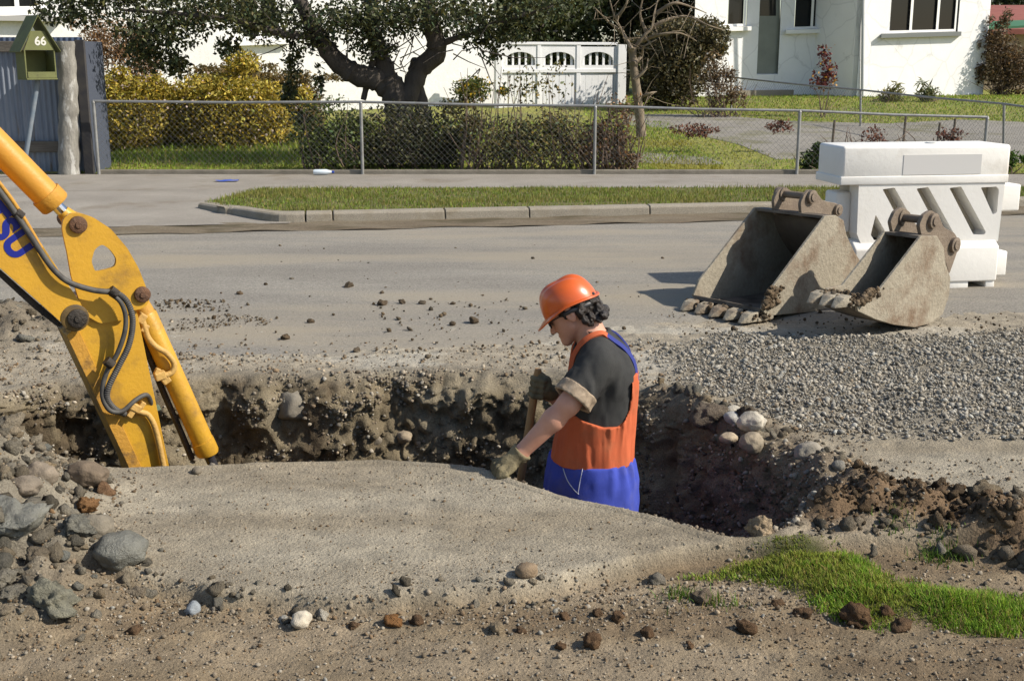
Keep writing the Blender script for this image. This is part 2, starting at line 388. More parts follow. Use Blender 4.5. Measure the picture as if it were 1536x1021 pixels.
# ---- trench wall strip and floor
def resample(poly, st):
    out = []
    for i in range(len(poly)):
        a, b = poly[i], poly[(i+1) % len(poly)]; k = max(1, int(np.hypot(*(b-a))/st))
        out += [a+(b-a)*j/k for j in range(k)]
    return np.array(out)
RP = resample(TR, 0.016)
for _ in range(14): RP = (np.roll(RP, 1, 0)+2*RP+np.roll(RP, -1, 0))/4
tg = np.roll(RP, -1, 0)-np.roll(RP, 1, 0); tg /= np.linalg.norm(tg, axis=1)[:, None]
inn = np.stack([-tg[:, 1], tg[:, 0]], 1)                                            # polygon runs counter-clockwise: inward normal
if poly_sd(RP[:1, 0]+0.05*inn[:1, 0], RP[:1, 1]+0.05*inn[:1, 1], TR)[0] > 0: inn = -inn
near_side = sstep(4.85, 5.3, RP[:, 1])*(1-sstep(0.55, 0.8, RP[:, 0])) + sstep(0.45, 0.75, RP[:, 0])*0.75
prof_t = np.concatenate([np.linspace(0, 0.3, 26), np.linspace(0.31, 1, 44)])
NT = len(prof_t); NP_ = len(RP); TT, II = np.meshgrid(prof_t, np.arange(NP_), indexing='ij'); ii = II.ravel(); t = TT.ravel()
er = near_side[ii]                                                                  # eroded far side, crisp near side
off = np.interp(t, [0, .05, .10, .20, .28, .33, .6, 1.0], [-.07, -.02, .03, .12, .145, .135, .24, .42])*er + np.interp(t, [0, .05, .1, 1.0], [-.05, -.01, .02, .16])*(1-er)
dz = np.interp(t, [0, .05, .10, .20, .28, .33, .6, 1.0], [0, 0, -.008, -.075, -.14, -.20, -.55, -1.05])*er + np.interp(t, [0, .05, .1, .2, 1.0], [0, 0, -.03, -.12, -1.05])*(1-er)
bx, by = RP[ii, 0], RP[ii, 1]
px_, py_ = bx+inn[ii, 0]*off, by+inn[ii, 1]*off; pz_ = ground_z(px_, py_)+dz
P3 = np.stack([px_, py_, pz_], 1); amp = sstep(0.04, 0.22, t)
nz = 0.05*fbm(P3*3.2, 5, 51, 0.55)+0.04*np.abs(fbm(P3*9, 4, 57, 0.65))+0.022*fbm(P3*30, 3, 59, 0.7)-0.02
crust = 0.05*fbm(np.stack([bx*6, by*6, 0*bx], 1), 3, 61)*sstep(0.1, .22, t)*(1-sstep(.3, .5, t))*er
dn = (nz+crust)*amp
V = np.stack([px_+inn[ii, 0]*dn, py_+inn[ii, 1]*dn, pz_+0.02*amp*fbm(P3*7+9, 4, 71)+0.007*(1-amp)*sstep(0, .04, t)-0.006*(t < 0.001)], 1)
I = np.arange(NT*NP_).reshape(NT, NP_); J = np.roll(I, -1, 1)
Q = np.stack([I[:-1], J[:-1], J[1:], I[1:]], -1).reshape(-1, 4)
wc = np.tile(np.array([0.185, 0.152, 0.10]), (len(V), 1)); nn = fbm(V*5, 4, 81)
wc = cmix(wc, sstep(0, .7, nn), (0.235, 0.20, 0.14)); wc = cmix(wc, sstep(0.1, .8, -nn), (0.11, 0.085, 0.055))
top = (1-sstep(0.02, 0.2, t)); tc_ = zone_col(bx-inn[ii, 0]*.05, by-inn[ii, 1]*.05, masks(bx-inn[ii, 0]*.05, by-inn[ii, 1]*.05)); wc = wc*(1-top[:, None])+tc_*top[:, None]
WALL_V, WALL_T, WALL_N = V, t, np.stack([inn[ii, 0], inn[ii, 1], 0.35+0*t], 1)
link('trench_wall', np_mesh('trench_wall', V, Q, True, wc), EARTH, kind='structure', label='rough dug earth wall round the trench')
fx, fy = np.meshgrid(np.arange(-5.2, 2.0, 0.04), np.arange(3.6, 6.6, 0.04)); f = np.stack([fx.ravel(), fy.ravel(), FLOOR+0.03*fbm(np.stack([fx.ravel()*5, fy.ravel()*5, 0*fx.ravel()], 1), 4, 5)], 1)
I = np.arange(len(f)).reshape(fx.shape); Q = np.stack([I[:-1, :-1], I[:-1, 1:], I[1:, 1:], I[1:, :-1]], -1).reshape(-1, 4)
c = f[Q].mean(1); Q = Q[poly_sd(c[:, 0], c[:, 1], TR) < -0.04]
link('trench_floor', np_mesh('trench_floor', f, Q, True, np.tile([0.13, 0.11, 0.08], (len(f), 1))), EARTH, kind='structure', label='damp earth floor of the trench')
# ---- road, gutter, kerb, verge, footpath, crossing, driveway
def sheet(name, xs_, yfun0, yfun1, zf, ncol, m, **kw):
    U = np.linspace(0, 1, ncol); V = []
    for xx in xs_:
        y0, y1 = yfun0(xx), yfun1(xx)
        for u in U: yy = y0+(y1-y0)*u; V.append((xx, yy, zf(xx, yy)))
    I = np.arange(len(V)).reshape(len(xs_), ncol); Q = np.stack([I[:-1, :-1], I[1:, :-1], I[1:, 1:], I[:-1, 1:]], -1).reshape(-1, 4)
    return link(name, np_mesh(name, np.array(V), Q, True), m, kind='structure', **kw)
def nz1(x, s, seed): return float(fbm(np.array([[x*s, 3.3, 7.7]]), 4, seed)[0])
RN = gx([(-900,470),(-100,470),(110,520),(240,552),(500,545),(800,535),(930,512),(1100,498),(1300,500),(1536,480),(2200,470)])
ROADM = mat('chip_seal', (0.24, 0.22, 0.188, 1), (0.325, 0.30, 0.255, 1), 1.6, 0.9, 0.7, 160, fine=(0.5, 1.4), fscale=210, spec=0.2, dirt=(0.33, 0.285, 0.215, 1), dscale=0.8, dth=(0.46, 0.66), stretch=(0.3, 1.2, 1))
xx = np.concatenate([np.linspace(-60, -6.2, 20), np.arange(-6, 7, 0.05), np.linspace(7.2, 60, 20)])
_re = {}
def road_edge(a):
    if a not in _re: _re[a] = float(np.interp(a, RN[:, 0], RN[:, 1]))+0.10*nz1(a, 2.0, 5)+0.03*nz1(a, 9.0, 6)
    return _re[a]
sheet('road', xx, road_edge, lambda a: float(kerb_y(a))-0.50+0.05*nz1(a, 1.3, 8),
      lambda a, b: 0.008+0.010*float(sstep(7.2, 9.0, b))-0.03*(1-float(sstep(0, 0.45, b-road_edge(a)))), 40, ROADM, label='grey chip sealed road dusted with dirt')
GUT = mat('gutter_silt', (0.145, 0.108, 0.068, 1), (0.21, 0.175, 0.12, 1), 2.2, 0.95, 0.9, 40, fine=(0.55, 1.3), fscale=90, dirt=(0.09, 0.072, 0.04, 1), dscale=2.5, dth=(.52, .62), stretch=(.4, 1.4, 1))
sheet('gutter', xx, lambda a: float(kerb_y(a))-0.62+0.07*nz1(a, 1.7, 9), lambda a: float(kerb_y(a))+0.03, lambda a, b: 0.026+0.008*math.sin(a*5+b*9)*math.sin(a*1.7-b*4), 9, GUT, label='brown silted gutter along the kerb')
PATHM = mat('footpath_seal', (0.25, 0.225, 0.19, 1), (0.33, 0.30, 0.255, 1), 1.4, 0.95, 0.6, 120, fine=(0.6, 1.3), fscale=150, dirt=(0.19, 0.155, 0.11, 1), dscale=1.2, dth=(.55, .75))
BB = lambda a: G(600, 285, ZP).y+0.03*(a+1.3)*0.3
sheet('footpath', xx, lambda a: BB(a)-0.03 if a > -4.3 else BB(a)-0.05, lambda a: FENCE_Y+0.02, lambda a, b: ZP+0.004, 6, PATHM, label='grey gravelly footpath along the fence')
CE = G(305, 308, ZP)                                                                # inner end of the kerb curve
def cross_x1(b): return float(np.interp(b, [KA.y, KA.y+0.7, CE.y], [KA.x+0.1, KA.x-0.28, CE.x+0.05]))
V = []; nb = 16
for b in np.linspace(0, 1, nb):
    for u in np.linspace(0, 1, 14):
        x1 = -2.2; xv = -9+(x1+9)*u; y0 = float(kerb_y(xv))-0.08; yy = y0+(BB(-5)-y0+0.03)*b; V.append((xv, yy, 0.03+(ZP-0.03+0.002)*float(sstep(0, 0.8, np.array(b)))))
I = np.arange(len(V)).reshape(nb, 14); Q = np.stack([I[:-1, :-1], I[:-1, 1:], I[1:, 1:], I[1:, :-1]], -1).reshape(-1, 4)
link('driveway_crossing', np_mesh('driveway_crossing', np.array(V), Q, True), PATHM, kind='structure', label='worn sealed crossing ramp up to the footpath')
# grass verge: polygon with curved left end
vp = [(CE.x, CE.y+0.03), (CE.x+0.35, CE.y-0.35), (KA.x-0.45, KA.y+0.62), (KA.x+0.0, KA.y+0.2), (KA.x+0.5, float(kerb_y(KA.x+0.5))+0.15)]
vp += [(a, float(kerb_y(a))+0.15) for a in np.linspace(KA.x+1, 9.5, 20)]; VPOLY = vp+[(9.5, BB(6)), (6, BB(6)), (0, BB(0)), (CE.x+1.2, BB(-3)), (CE.x+0.3, BB(-4)-0.05)]
mbv = MB(); mbv.prism([(a, b, ZP+0.025) for a, b in VPOLY], [(a, b, -0.02) for a, b in VPOLY])
mbv.build('grass_verge', mat('verge_soil', (0.10, 0.105, 0.035, 1), (0.16, 0.135, 0.06, 1), 5, 0.95, 0.6, 60), kind='structure', label='mown grass verge between footpath and kerb')
CONC = mat('kerb_concrete', (0.25, 0.22, 0.17, 1), (0.34, 0.305, 0.245, 1), 3, 0.9, 0.5, 80, fine=(0.7, 1.2), fscale=120, dirt=(0.2, 0.165, 0.11, 1), dscale=3, dth=(.5, .7))
kb = MB(); kb.prism([(KA.x, KA.y+.03, -.05), (9.5, float(kerb_y(9.5))+.03, -.05), (9.5, float(kerb_y(9.5))+.13, -.05), (KA.x, KA.y+.13, -.05)], [(KA.x, KA.y+.03, .03), (9.5, float(kerb_y(9.5))+.03, .03), (9.5, float(kerb_y(9.5))+.13, .03), (KA.x, KA.y+.13, .03)])
kerb = kb.build('kerb', CONC, kind='structure', label='concrete kerb edging the grass verge')
def kerb_piece(pts, wd=0.15):
    b = MB(); f, k = [], []
    for i, p in enumerate(pts):
        d = (pts[min(i+1, len(pts)-1)]-pts[max(i-1, 0)]).normalized(); nrm = Vector((-d.y, d.x, 0))
        f.append((p, nrm))
    V = []; n = len(f)
    for p, nrm in f:
        for o, zz in ((0, 0), (0.012, ZP+0.01), (0.035, ZP+0.028), (wd, ZP+0.032), (wd, 0)): V.append(p+nrm*o+Vector((0, 0, zz)))
    Fs = [tuple(range(5)), tuple(range((n-1)*5+4, (n-1)*5-1, -1))]
    for i in range(n-1):
        for j in range(5): Fs.append((i*5+j, i*5+(j+1) % 5, (i+1)*5+(j+1) % 5, (i+1)*5+j))
    b.add(V, Fs); b.build('kerb_stone', CONC, kerb, bevel=0.006, seg=1)
cuts = [0.62, 1.75, 2.62, 3.9, 5.4, 7.2, 9, 10.6, 12.0]; a0 = KA+KD*0.35
for c0, c1 in zip([0.35]+cuts[:-1], cuts): kerb_piece([KA+KD*(c0+0.006), KA+KD*((c0+c1)/2)+KN*random.uniform(-.008, .008), KA+KD*(c1-0.006)])
curve = catmull([KA+KD*0.34, KA+Vector((0.0, 0.06, 0)), Vector((KA.x-0.5, KA.y+0.5, 0)), Vector((CE.x+0.3, CE.y-0.38, 0)), Vector((CE.x-0.06, CE.y-0.02, 0))], 5)[::-1]
kerb_piece(curve[:11]); kerb_piece(curve[10:])
DRV = mat('driveway_seal', (0.2, 0.185, 0.16, 1), (0.27, 0.25, 0.215, 1), 1.5, 0.95, 0.5, 90, fine=(.65, 1.25), fscale=100, dirt=(0.13, 0.125, 0.05, 1), dscale=1.1, dth=(.5, .7))
dp = [GH(*q) for q in [(935,172),(1060,172),(1180,182),(1330,186),(1440,180),(1700,190),(1700,252),(1400,240),(1230,238),(1165,240),(1110,218),(1010,194),(935,188)]]
b = MB(); b.prism([p+Vector((0, 0, .008)) for p in dp], [p-Vector((0, 0, .1)) for p in dp]); b.build('driveway', DRV, kind='structure', label='old mossy sealed driveway behind the wire fence')
dp = [GH(*q) for q in [(940,228),(1060,236),(1085,246),(1060,248),(940,244)]]
b = MB(); b.prism([p+Vector((0, 0, .008)) for p in dp], [p-Vector((0, 0, .1)) for p in dp]); b.build('wheel_track', DRV, kind='structure', label='narrow sealed wheel track in the mossy grass')
# low concrete edging at the back of the footpath
b = MB(); b.box(-5.6, 6.4, FENCE_Y+0.03, FENCE_Y+0.13, 0.0, ZP+0.06); b.build('footpath_edging', mat('edging', (0.17, 0.15, 0.115, 1), (0.27, 0.24, 0.19, 1), 4, .95, .6, 70), kind='structure', bevel=.012, label='low mossy concrete edging under the wire fence')
LAWNM = mat('lawn_soil', (0.16, 0.19, 0.035, 1), (0.28, 0.25, 0.06, 1), 0.9, 0.95, 0.8, 30, fine=(0.5, 1.35), fscale=14, dirt=(0.17, 0.14, 0.075, 1), dscale=0.5, dth=(.55, .7))
b = MB(); ly = [FENCE_Y+.14, FENCE_Y+.6, FENCE_Y+12.6, FENCE_Y+22]
V = [(x_, y_, float(garden(y_))+.002) for y_ in ly for x_ in (-40, 40)]; b.add(V, [(2*i, 2*i+1, 2*i+3, 2*i+2) for i in range(3)]); b.build('lawn', LAWNM, kind='structure', label='patchy lawn rising gently towards the white houses')
# ================================================================== LOOSE STONES, GRAVEL, CLODS, GRASS
STONE = mat('loose_stone', (0.8, 0.8, 0.8, 1), (1.15, 1.13, 1.1, 1), 40, 0.9, 0.4, 150, attr='tint', spec=0.2)
CLODM = mat('soil_clod', (0.75, 0.75, 0.75, 1), (1.2, 1.17, 1.1, 1), 50, 1.0, 1.0, 140, attr='tint', spec=0.05)
def in_poly_pts(poly, n, r):
    lo, hi = poly.min(0), poly.max(0); out = np.zeros((0, 2))
    while len(out) < n:
        q = r.uniform(lo, hi, (n*2, 2)); out = np.concatenate([out, q[poly_sd(q[:, 0], q[:, 1], poly) < 0]])
    return out[:n]
def px_pts(x0, x1, y0, y1, n, r):                 # uniform on screen, standing on the ground
    q = np.stack([r.uniform(x0, x1, n), r.uniform(y0, y1, n)], 1); a, b = (q[:, 0]-768)/F_PX, (510.5-q[:, 1])/F_PX
    dz = -SP+b*CP; t = -CAM_H/dz; return np.stack([a*t, (CP+b*SP)*t], 1)
def drop(q, size, sink=0.35):
    M_ = masks(q[:, 0], q[:, 1]); ok = M_['tr'] > 0.0
    z_ = ground_z(q[:, 0], q[:, 1], M_); return np.stack([q[:, 0], q[:, 1], z_+size*(0.7-sink)], 1), ok, M_
r = np.random.default_rng(3)
# gravel bed
q = in_poly_pts(GRAV, 50000, r); n = len(q); M_ = masks(q[:, 0], q[:, 1]); keep = (M_['grav'] > r.uniform(0.05, 0.95, n)) & (M_['tr'] > 0.02); q = q[keep]; n = len(q)
sz = np.clip(r.lognormal(math.log(0.0053), 0.55, n), 0.0025, 0.02); p3, ok, _ = drop(q, sz); p3[:, 2] += r.uniform(0, 0.006, n)
scatter('gravel', p3, sz, tints(n, (0.29, 0.268, 0.225), 0.25, 0.04, 5), STONE, 1, 0.35, 0.55, 0.9, 5, kind='stuff', label='bed of loose grey road gravel beside the trench', category='gravel')
# pebbles strewn on the bare earth
parts = [px_pts(-150, 1700, 690, 1040, 16000, r), px_pts(150, 1250, 840, 915, 2600, r), px_pts(-150, 1000, 515, 580, 2300, r), px_pts(900, 1300, 560, 760, 2600, r), px_pts(-200, 230, 640, 960, 2600, r), px_pts(-150, 420, 455, 560, 900, r)]
q = np.concatenate(parts); M_ = masks(q[:, 0], q[:, 1]); onsl = (M_['slab'] > .9) & (q[:, 1] < 4.8) & (M_['heap'] < .03) & (q[:, 0] < 1.0); kp = (M_['grass'] < 0.4) & (M_['tr'] > 0.0) & ~(onsl & (r.random(len(q)) < .3)); onsl = onsl[kp]; q = q[kp]; n = len(q)
sz = np.clip(r.lognormal(math.log(0.0040), 0.5, n), 0.0018, 0.014)*np.clip(q[:, 1]/4.2, 0.7, 1.4)*np.where(onsl, .6, 1); p3, ok, _ = drop(q, sz)
cl = np.where(r.random(n)[:, None] < 0.55, tints(n, (0.25, 0.215, 0.165), 0.3, 0.06, 8), tints(n, (0.17, 0.125, 0.08), 0.3, 0.08, 9))
scatter('pebbles', p3, sz, cl, STONE, 1, 0.3, 0.7, 0.5, 6, kind='stuff', label='small pebbles strewn over the bare earth', category='pebbles')
# stones and crumbs sticking out of the trench wall
cand = np.where((WALL_T > 0.06) & (WALL_T < 0.75) & (WALL_V[:, 0] > -3.2))[0]; cand = cand[fbm(WALL_V[cand]*5, 3, 33) > r.normal(.05, .35, len(cand))]; pick = r.choice(cand, 15000); n = len(pick)
sz = np.clip(r.lognormal(math.log(0.0062), 0.5, n), 0.003, 0.019); p3 = WALL_V[pick]+WALL_N[pick]*(sz*0.25)[:, None]
cl = np.where(r.random(n)[:, None] < 0.3, tints(n, (0.31, 0.275, 0.22), 0.25, 0.05, 10), tints(n, (0.17, 0.14, 0.105), 0.3, 0.06, 11))
scatter('trench_stones', p3, sz, cl, STONE, 1, 0.45, 0.7, 0.9, 7, kind='stuff', label='stones and crumbs sticking out of the trench wall', category='stones')
# soil clods on the heaps, ridge and rim
q = np.concatenate([in_poly_pts(np.array([[-3.3, 2.9], [-1.0, 2.9], [-1.2, 4.8], [-3.3, 5.0]]), 4600, r), px_pts(1120, 1650, 730, 890, 4200, r), px_pts(960, 1300, 580, 760, 900, r), px_pts(-200, 130, 440, 560, 700, r), px_pts(300, 500, 850, 905, 240, r), px_pts(560, 930, 858, 890, 170, r)])
M_ = masks(q[:, 0], q[:, 1]); wgt = np.clip(M_['heap']*3+M_['heap2']*1.6+M_['ridge']*1.7+M_['rim']*1.2, 0, 1)+0.6*np.exp(-(np.abs(q[:, 1]-np.interp(q[:, 0], SLAB[:, 0], SLAB[:, 1]))/0.06)**2)*(q[:, 0] < 0.5)
q = q[(r.random(len(q)) < wgt) & (M_['tr'] > 0.0) & (M_['grass'] < .35)]; n = len(q); M_ = masks(q[:, 0], q[:, 1])
sz = np.clip(r.lognormal(math.log(0.0105), 0.65, n), 0.004, 0.045)*np.where(M_['ridge'] > 0.3, 0.62, 1.0)*np.where((M_['heap']+M_['ridge']+M_['rim']+M_['heap2']) < .1, .7, 1); p3, ok, M_ = drop(q, sz, 0.5)
cl = tints(n, (0.19, 0.168, 0.132), 0.22, 0.06, 12); br = np.clip(M_['ridge']*2, 0, 1)[:, None]; cl = cl*(1-br)+tints(n, (0.135, 0.097, 0.063), 0.3, 0.06, 13)*br
scatter('soil_clods', p3, sz, cl, CLODM, 2, 0.75, 0.75, 0.9, 8, kind='stuff', label='crumbled soil clods on the dug out heaps', category='soil')
# crumbs on the road
q = np.concatenate([px_pts(190, 1000, 370, 540, 260, r), px_pts(200, 430, 462, 508, 1500, r), px_pts(230, 345, 452, 470, 160, r), px_pts(1000, 1536, 470, 505, 200, r), px_pts(560, 900, 455, 540, 160, r)])
n = len(q); sz = np.clip(r.lognormal(math.log(0.0065), 0.55, n), 0.0025, 0.022); c3 = G(320, 486); nn_ = fbm(np.stack([q[:, 0]*4, q[:, 1]*4, 0*q[:, 0]], 1), 3, 66); inp = (np.arange(len(q)) >= 260) & (np.arange(len(q)) < 1760); keep = (masks(q[:, 0], q[:, 1])['tr'] > 0.05) & (~inp | (((q[:, 0]-c3.x)/0.36)**2+((q[:, 1]-c3.y)/0.24)**2+0.5*nn_ < r.uniform(.5, 1, len(q)))); sz[inp] *= .75; q, sz = q[keep], sz[keep]; n = len(q)
p3 = np.stack([q[:, 0], q[:, 1], 0.012+sz*0.35], 1)
scatter('road_crumbs', p3, sz, tints(n, (0.15, 0.118, 0.082), 0.3, 0.08, 14), CLODM, 1, 0.5, 0.7, 0.8, 9, kind='stuff', label='dark dirt crumbs scattered over the grey road', category='dirt')
# ---- single stones and clods
GREY, TAN, PALE, RUST, DARK, BROWN, WET = (0.21, 0.2, 0.17), (0.29, 0.235, 0.165), (0.40, 0.365, 0.30), (0.24, 0.125, 0.055), (0.115, 0.09, 0.065), (0.14, 0.09, 0.055), (0.165, 0.158, 0.128)
STONES = [  # name, px, py, half width px, colour, roundness, label, group, lift
 ('boulder', 1127,639,21,PALE,1,'smooth pale boulder on the trench rim, roundest of its cluster',None,0.5),
 ('stone', 1098,637,13,(0.36,0.36,0.35),1,'light grey egg shaped stone standing beside the smooth pale boulder',None,0.5),
 ('stone', 1100,618,15,PALE,1,'cream stone lodged behind the grey egg shaped stone',None,0.4),
 ('soil_lump', 1118,622,19,DARK,0,'dark soil lump leaning behind the smooth pale boulder',None,0.4),
 ('soil_lump', 1070,624,26,(0.17,.14,.11),0,'flat greyish soil slab on the trench rim beside the cream stone',None,0.2),
 ('stone', 1127,661,19,TAN,1,'tan stone with brown stain below the smooth pale boulder',None,0.4),
 ('stone', 1093,656,14,(0.33,.28,.21),1,'sandy stone poking from the rim left of the tan stone',None,0.3),
 ('boulder', 1216,681,25,(0.27,.245,.2),1,'long flat grey boulder lying alone on the rim',None,0.4),
 ('stone', 1258,699,10,(0.2,.185,.155),1,'small grey stone next to the long flat boulder',None,0.4),
 ('stone', 1139,796,21,(0.42,.33,.23),0,'pale pointed rock at the end of the trench by the grass',None,0.5),
 ('soil_lump', 1472,742,24,(0.2,.16,.11),0,'pale capped lump on the brown soil ridge',None,0.5),
 ('boulder', 132,714,29,(0.15,.12,.09),1,'dark brown boulder on top of the heap beside the yellow arm',None,0.6),
 ('soil_lump', 158,736,15,(0.19,.12,.075),0,'brown lump tucked under the dark brown boulder',None,0.5),
 ('soil_lump', 127,762,19,RUST,0,'rusty orange crumbly lump on the heap',None,0.4),
 ('boulder', 26,822,46,WET,0,'big wet grey boulder half buried in the heap',None,0.3),
 ('boulder', 183,843,37,WET,1,'smooth wet grey boulder at the foot of the heap',None,0.5),
 ('boulder', 145,822,27,(.19,.17,.135),1,'muddy boulder pressed behind the smooth wet boulder',None,0.3),
 ('boulder', 77,906,32,(.225,.22,.175),0,'pointed olive grey boulder low on the heap',None,0.6),
 ('stone', 112,785,22,(.2,.19,.16),0,'angular grey stone under the rusty lump',None,0.3),
 ('stone', 60,862,18,(.2,.17,.13),0,'rough brownish stone wedged among the heap boulders','heap stones',0.4),
 ('stone', 24,925,22,(.2,.19,.16),0,'rough brownish stone wedged among the heap boulders','heap stones',0.4),
 ('stone', 8,880,20,(.21,.2,.17),0,'rough brownish stone wedged among the heap boulders','heap stones',0.4),
 ('stone', 120,800,16,(.2,.17,.13),0,'rough brownish stone wedged among the heap boulders','heap stones',0.3),
 ('stone', 40,740,24,(.19,.16,.125),1,'rough brownish stone wedged among the heap boulders','heap stones',0.3),
 ('stone', 60,705,24,(.185,.155,.12),1,'rough brownish stone wedged among the heap boulders','heap stones',0.3),
 ('stone', 205,868,14,(.24,.2,.15),0,'rough brownish stone wedged among the heap boulders','heap stones',0.4),
 ('stone', 289,890,14,(0.27,.275,.27),1,'bluish grey stone lying on the bare slab of earth',None,0.6),
 ('stone', 451,904,19,PALE,1,'chalky pale stone in front of the crumbled clods',None,0.6),
 ('stone', 425,915,8,(.42,.41,.38),0,'white chip of stone beside the chalky stone',None,0.6),
 ('stone', 483,895,11,(.44,.41,.35),0,'flat white flake behind the chalky stone',None,0.3),
 ('stone', 790,857,18,(.2,.15,.10),1,'round brown stone sitting on the edge of the earth slab',None,0.6),
 ('soil_lump', 586,906,15,RUST,0,'orange clod by the pale line in the dirt',None,0.5),
 ('stone', 748,943,11,TAN,0,'tan chip on the brown dirt between two clods',None,0.5),
 ('stone', 985,848,13,(.19,.17,.14),0,'grey brown stone on the end of the slab edge',None,0.6),
 ('stone', 1052,898,14,(.2,.155,.11),0,'brown stone among pale chips near the grass',None,0.6),
 ('stone', 295,706,9,(.16,.14,.11),1,'small dark stone at the foot of the hydraulic cylinder',None,0.5),
]
for k, (pxx, pyy, hw) in enumerate([(625,931,13),(531,937,8),(846,925,9),(926,924,12),(896,918,9),(1118,942,16),(1352,936,18),(888,965,15),(842,969,10),(201,945,11),(1290,925,22),(1205,920,14),(1330,918,12),(1035,968,8),(1168,905,9),(783,945,8),(970,950,12)]):
    STONES.append(('soil_lump', pxx, pyy, hw, BROWN, 0, 'dark brown soil clod dropped on the dirt in front of the trench', 'clods dropped on the dirt', 0.45))
for k, (pxx, pyy, hw) in enumerate([(523,437,7),(573,460,7),(634,459,5),(465,483,6),(709,484,8),(679,487,5),(428,510,7),(573,446,4),(604,458,6),(535,526,6),(360,447,5),(680,460,4)]):
    STONES.append(('soil_lump', pxx, pyy, hw, (0.13,.1,.07), 0, 'dark dirt lump dropped on the grey road', 'dirt lumps on the road', 0.5))
for k, (nm, pxx, pyy, hw, c, rnd, lab, grp, lift) in enumerate(STONES):
    g = G(pxx, pyy)
    for _ in range(8): g = G(pxx, pyy, float(ground_z([g.x], [g.y])[0])+0.3*hw*g.y/F_PX)
    rad = hw*math.hypot(g.y, CAM_H)/F_PX*1.05; zz = float(ground_z([g.x], [g.y])[0]) if g.y < 6.6 or nm != 'soil_lump' else 0.012
    V, Fs = stone_shape(4 if hw > 18 else 3, 100+k, 0.16 if rnd else 0.45, 0.72, 0.15 if rnd else 0.75)
    if not rnd: V = V*(1+0.16*fbm(V*3.8+k, 5, 90+k, .65))[:, None]
    else: V = V*(1+0.035*fbm(V*5+k, 4, 90+k, .6))[:, None]
    ang = random.uniform(0, 6.28); ca, sa = math.cos(ang)*rad, math.sin(ang)*rad
    V = np.stack([V[:, 0]*ca-V[:, 1]*sa, V[:, 0]*sa+V[:, 1]*ca, V[:, 2]*rad], 1); V[:, 2] += rad*(lift-0.1)*0.8
    o = link(nm, np_mesh(nm, V, Fs, nm != 'soil_lump', tints(1, c, 0.06, 0.03, k).repeat(len(V), 0)*(1+0.18*fbm(V/rad*2, 3, k))[:, None]),
             mat('wet_stone', (.8, .8, .8, 1), (1.1, 1.1, 1.1, 1), 30, 0.45, 0.6, 110, attr='tint', spec=0.5) if c is WET else (STONE if rnd else CLODM), label=lab, category='stone' if nm != 'soil_lump' else 'soil lump', group=grp)
    o.location = (g.x, g.y, zz)
# boulders bedded in the far trench wall
for k, (pxx, pyy, hw, c, lab) in enumerate([(441,612,27,(.2,.18,.145),'squarish grey boulder bedded in the far trench wall'),(608,655,12,(.27,.225,.165),'small round tan stone bedded in the far trench wall'),(565,660,9,(.2,.17,.13),'little dark stone bedded low in the far trench wall')]):
    a, b = (WALL_V[:, 0]/WALL_V[:, 1]), WALL_V
    d = ray(pxx, pyy); c0 = np.array([0, 0, CAM_H]); dd = np.array(d)/np.linalg.norm(d); rel = b-c0; tt = rel@dd; dist = np.linalg.norm(rel-np.outer(tt, dd), axis=1); dist[WALL_V[:, 1] < 5.2] = 9
    w0 = WALL_V[np.argmin(dist)]; rad = hw*np.linalg.norm(w0-c0)/F_PX
    V, Fs = stone_shape(3, 300+k, 0.3, 0.85, 0.8 if k == 0 else 0.3); V = V*rad
    o = link('stone', np_mesh('stone', V, Fs, True, tints(1, c, .05, .03, k).repeat(len(V), 0)), STONE, label=lab, category='stone'); o.location = (w0[0], w0[1]-rad*0.35, w0[2])
# ---- grass
GRASSM = mat('grass_blade', (0.85, 0.85, 0.85, 1), (1.15, 1.12, 1.0, 1), 4, 0.7, attr='tint', trans=0.35, spec=0.2)
def grass_cols(n, seed, dry=0.2, base=(0.10, 0.17, 0.028)):
    rr = np.random.default_rng(seed); c = tints(n, base, 0.25, 0.1, seed); d = rr.random(n) < dry; c[d] = tints(d.sum(), (0.30, 0.24, 0.09), 0.25, 0.08, seed+1); return c
q = in_poly_pts(GRASS, 30000, r); M_ = masks(q[:, 0], q[:, 1]); n3 = fbm(np.stack([q[:, 0]*5, q[:, 1]*5, 0*q[:, 0]], 1), 3, 77)
ed = -poly_sd(q[:, 0], q[:, 1], GRASS); keep = (ed+0.05*n3 > r.uniform(0, 0.06, len(q))); q, ed, n3 = q[keep], ed[keep], n3[keep]; n = len(q)
zz = ground_z(q[:, 0], q[:, 1]); h = np.clip((0.022+0.022*sstep(0, .25, ed)+0.018*n3)*r.uniform(.55, 1.35, n), .008, .12)
cc = grass_cols(n, 21, 0.22, (0.20, 0.32, 0.035)); yl = sstep(0.05, 0.5, -n3)*(q[:, 0] < 1.25)*0.5*(ed < .2); cc = cc*(1-yl[:, None])+np.array([[.26, .24, .05]])*yl[:, None]
blades('grass_patch', np.stack([q[:, 0], q[:, 1], zz-.004], 1), h, np.full(n, .0045), cc, GRASSM, 22, .5, 3, kind='stuff', label='patch of bright green grass in front of the soil ridge', category='grass')
tf = []
for (pxx, pyy, k, sp) in [(1415, 812, 260, .05), (1340, 790, 60, .04), (1065, 880, 90, .05), (1030, 872, 60, .04), (1020,868,50,.03)]:
    g = G(pxx, pyy); tf.append(np.stack([r.normal(g.x, sp, k), r.normal(g.y, sp*.7, k)], 1))
q = np.concatenate(tf); n = len(q); blades('grass_tufts', np.stack([q[:, 0], q[:, 1], ground_z(q[:, 0], q[:, 1])-.004], 1), r.uniform(.015, .05, n), np.full(n, .0045), grass_cols(n, 31, .15), GRASSM, 32, .5, 3, kind='stuff', label='stray grass tufts rooted in the turned soil', category='grass')
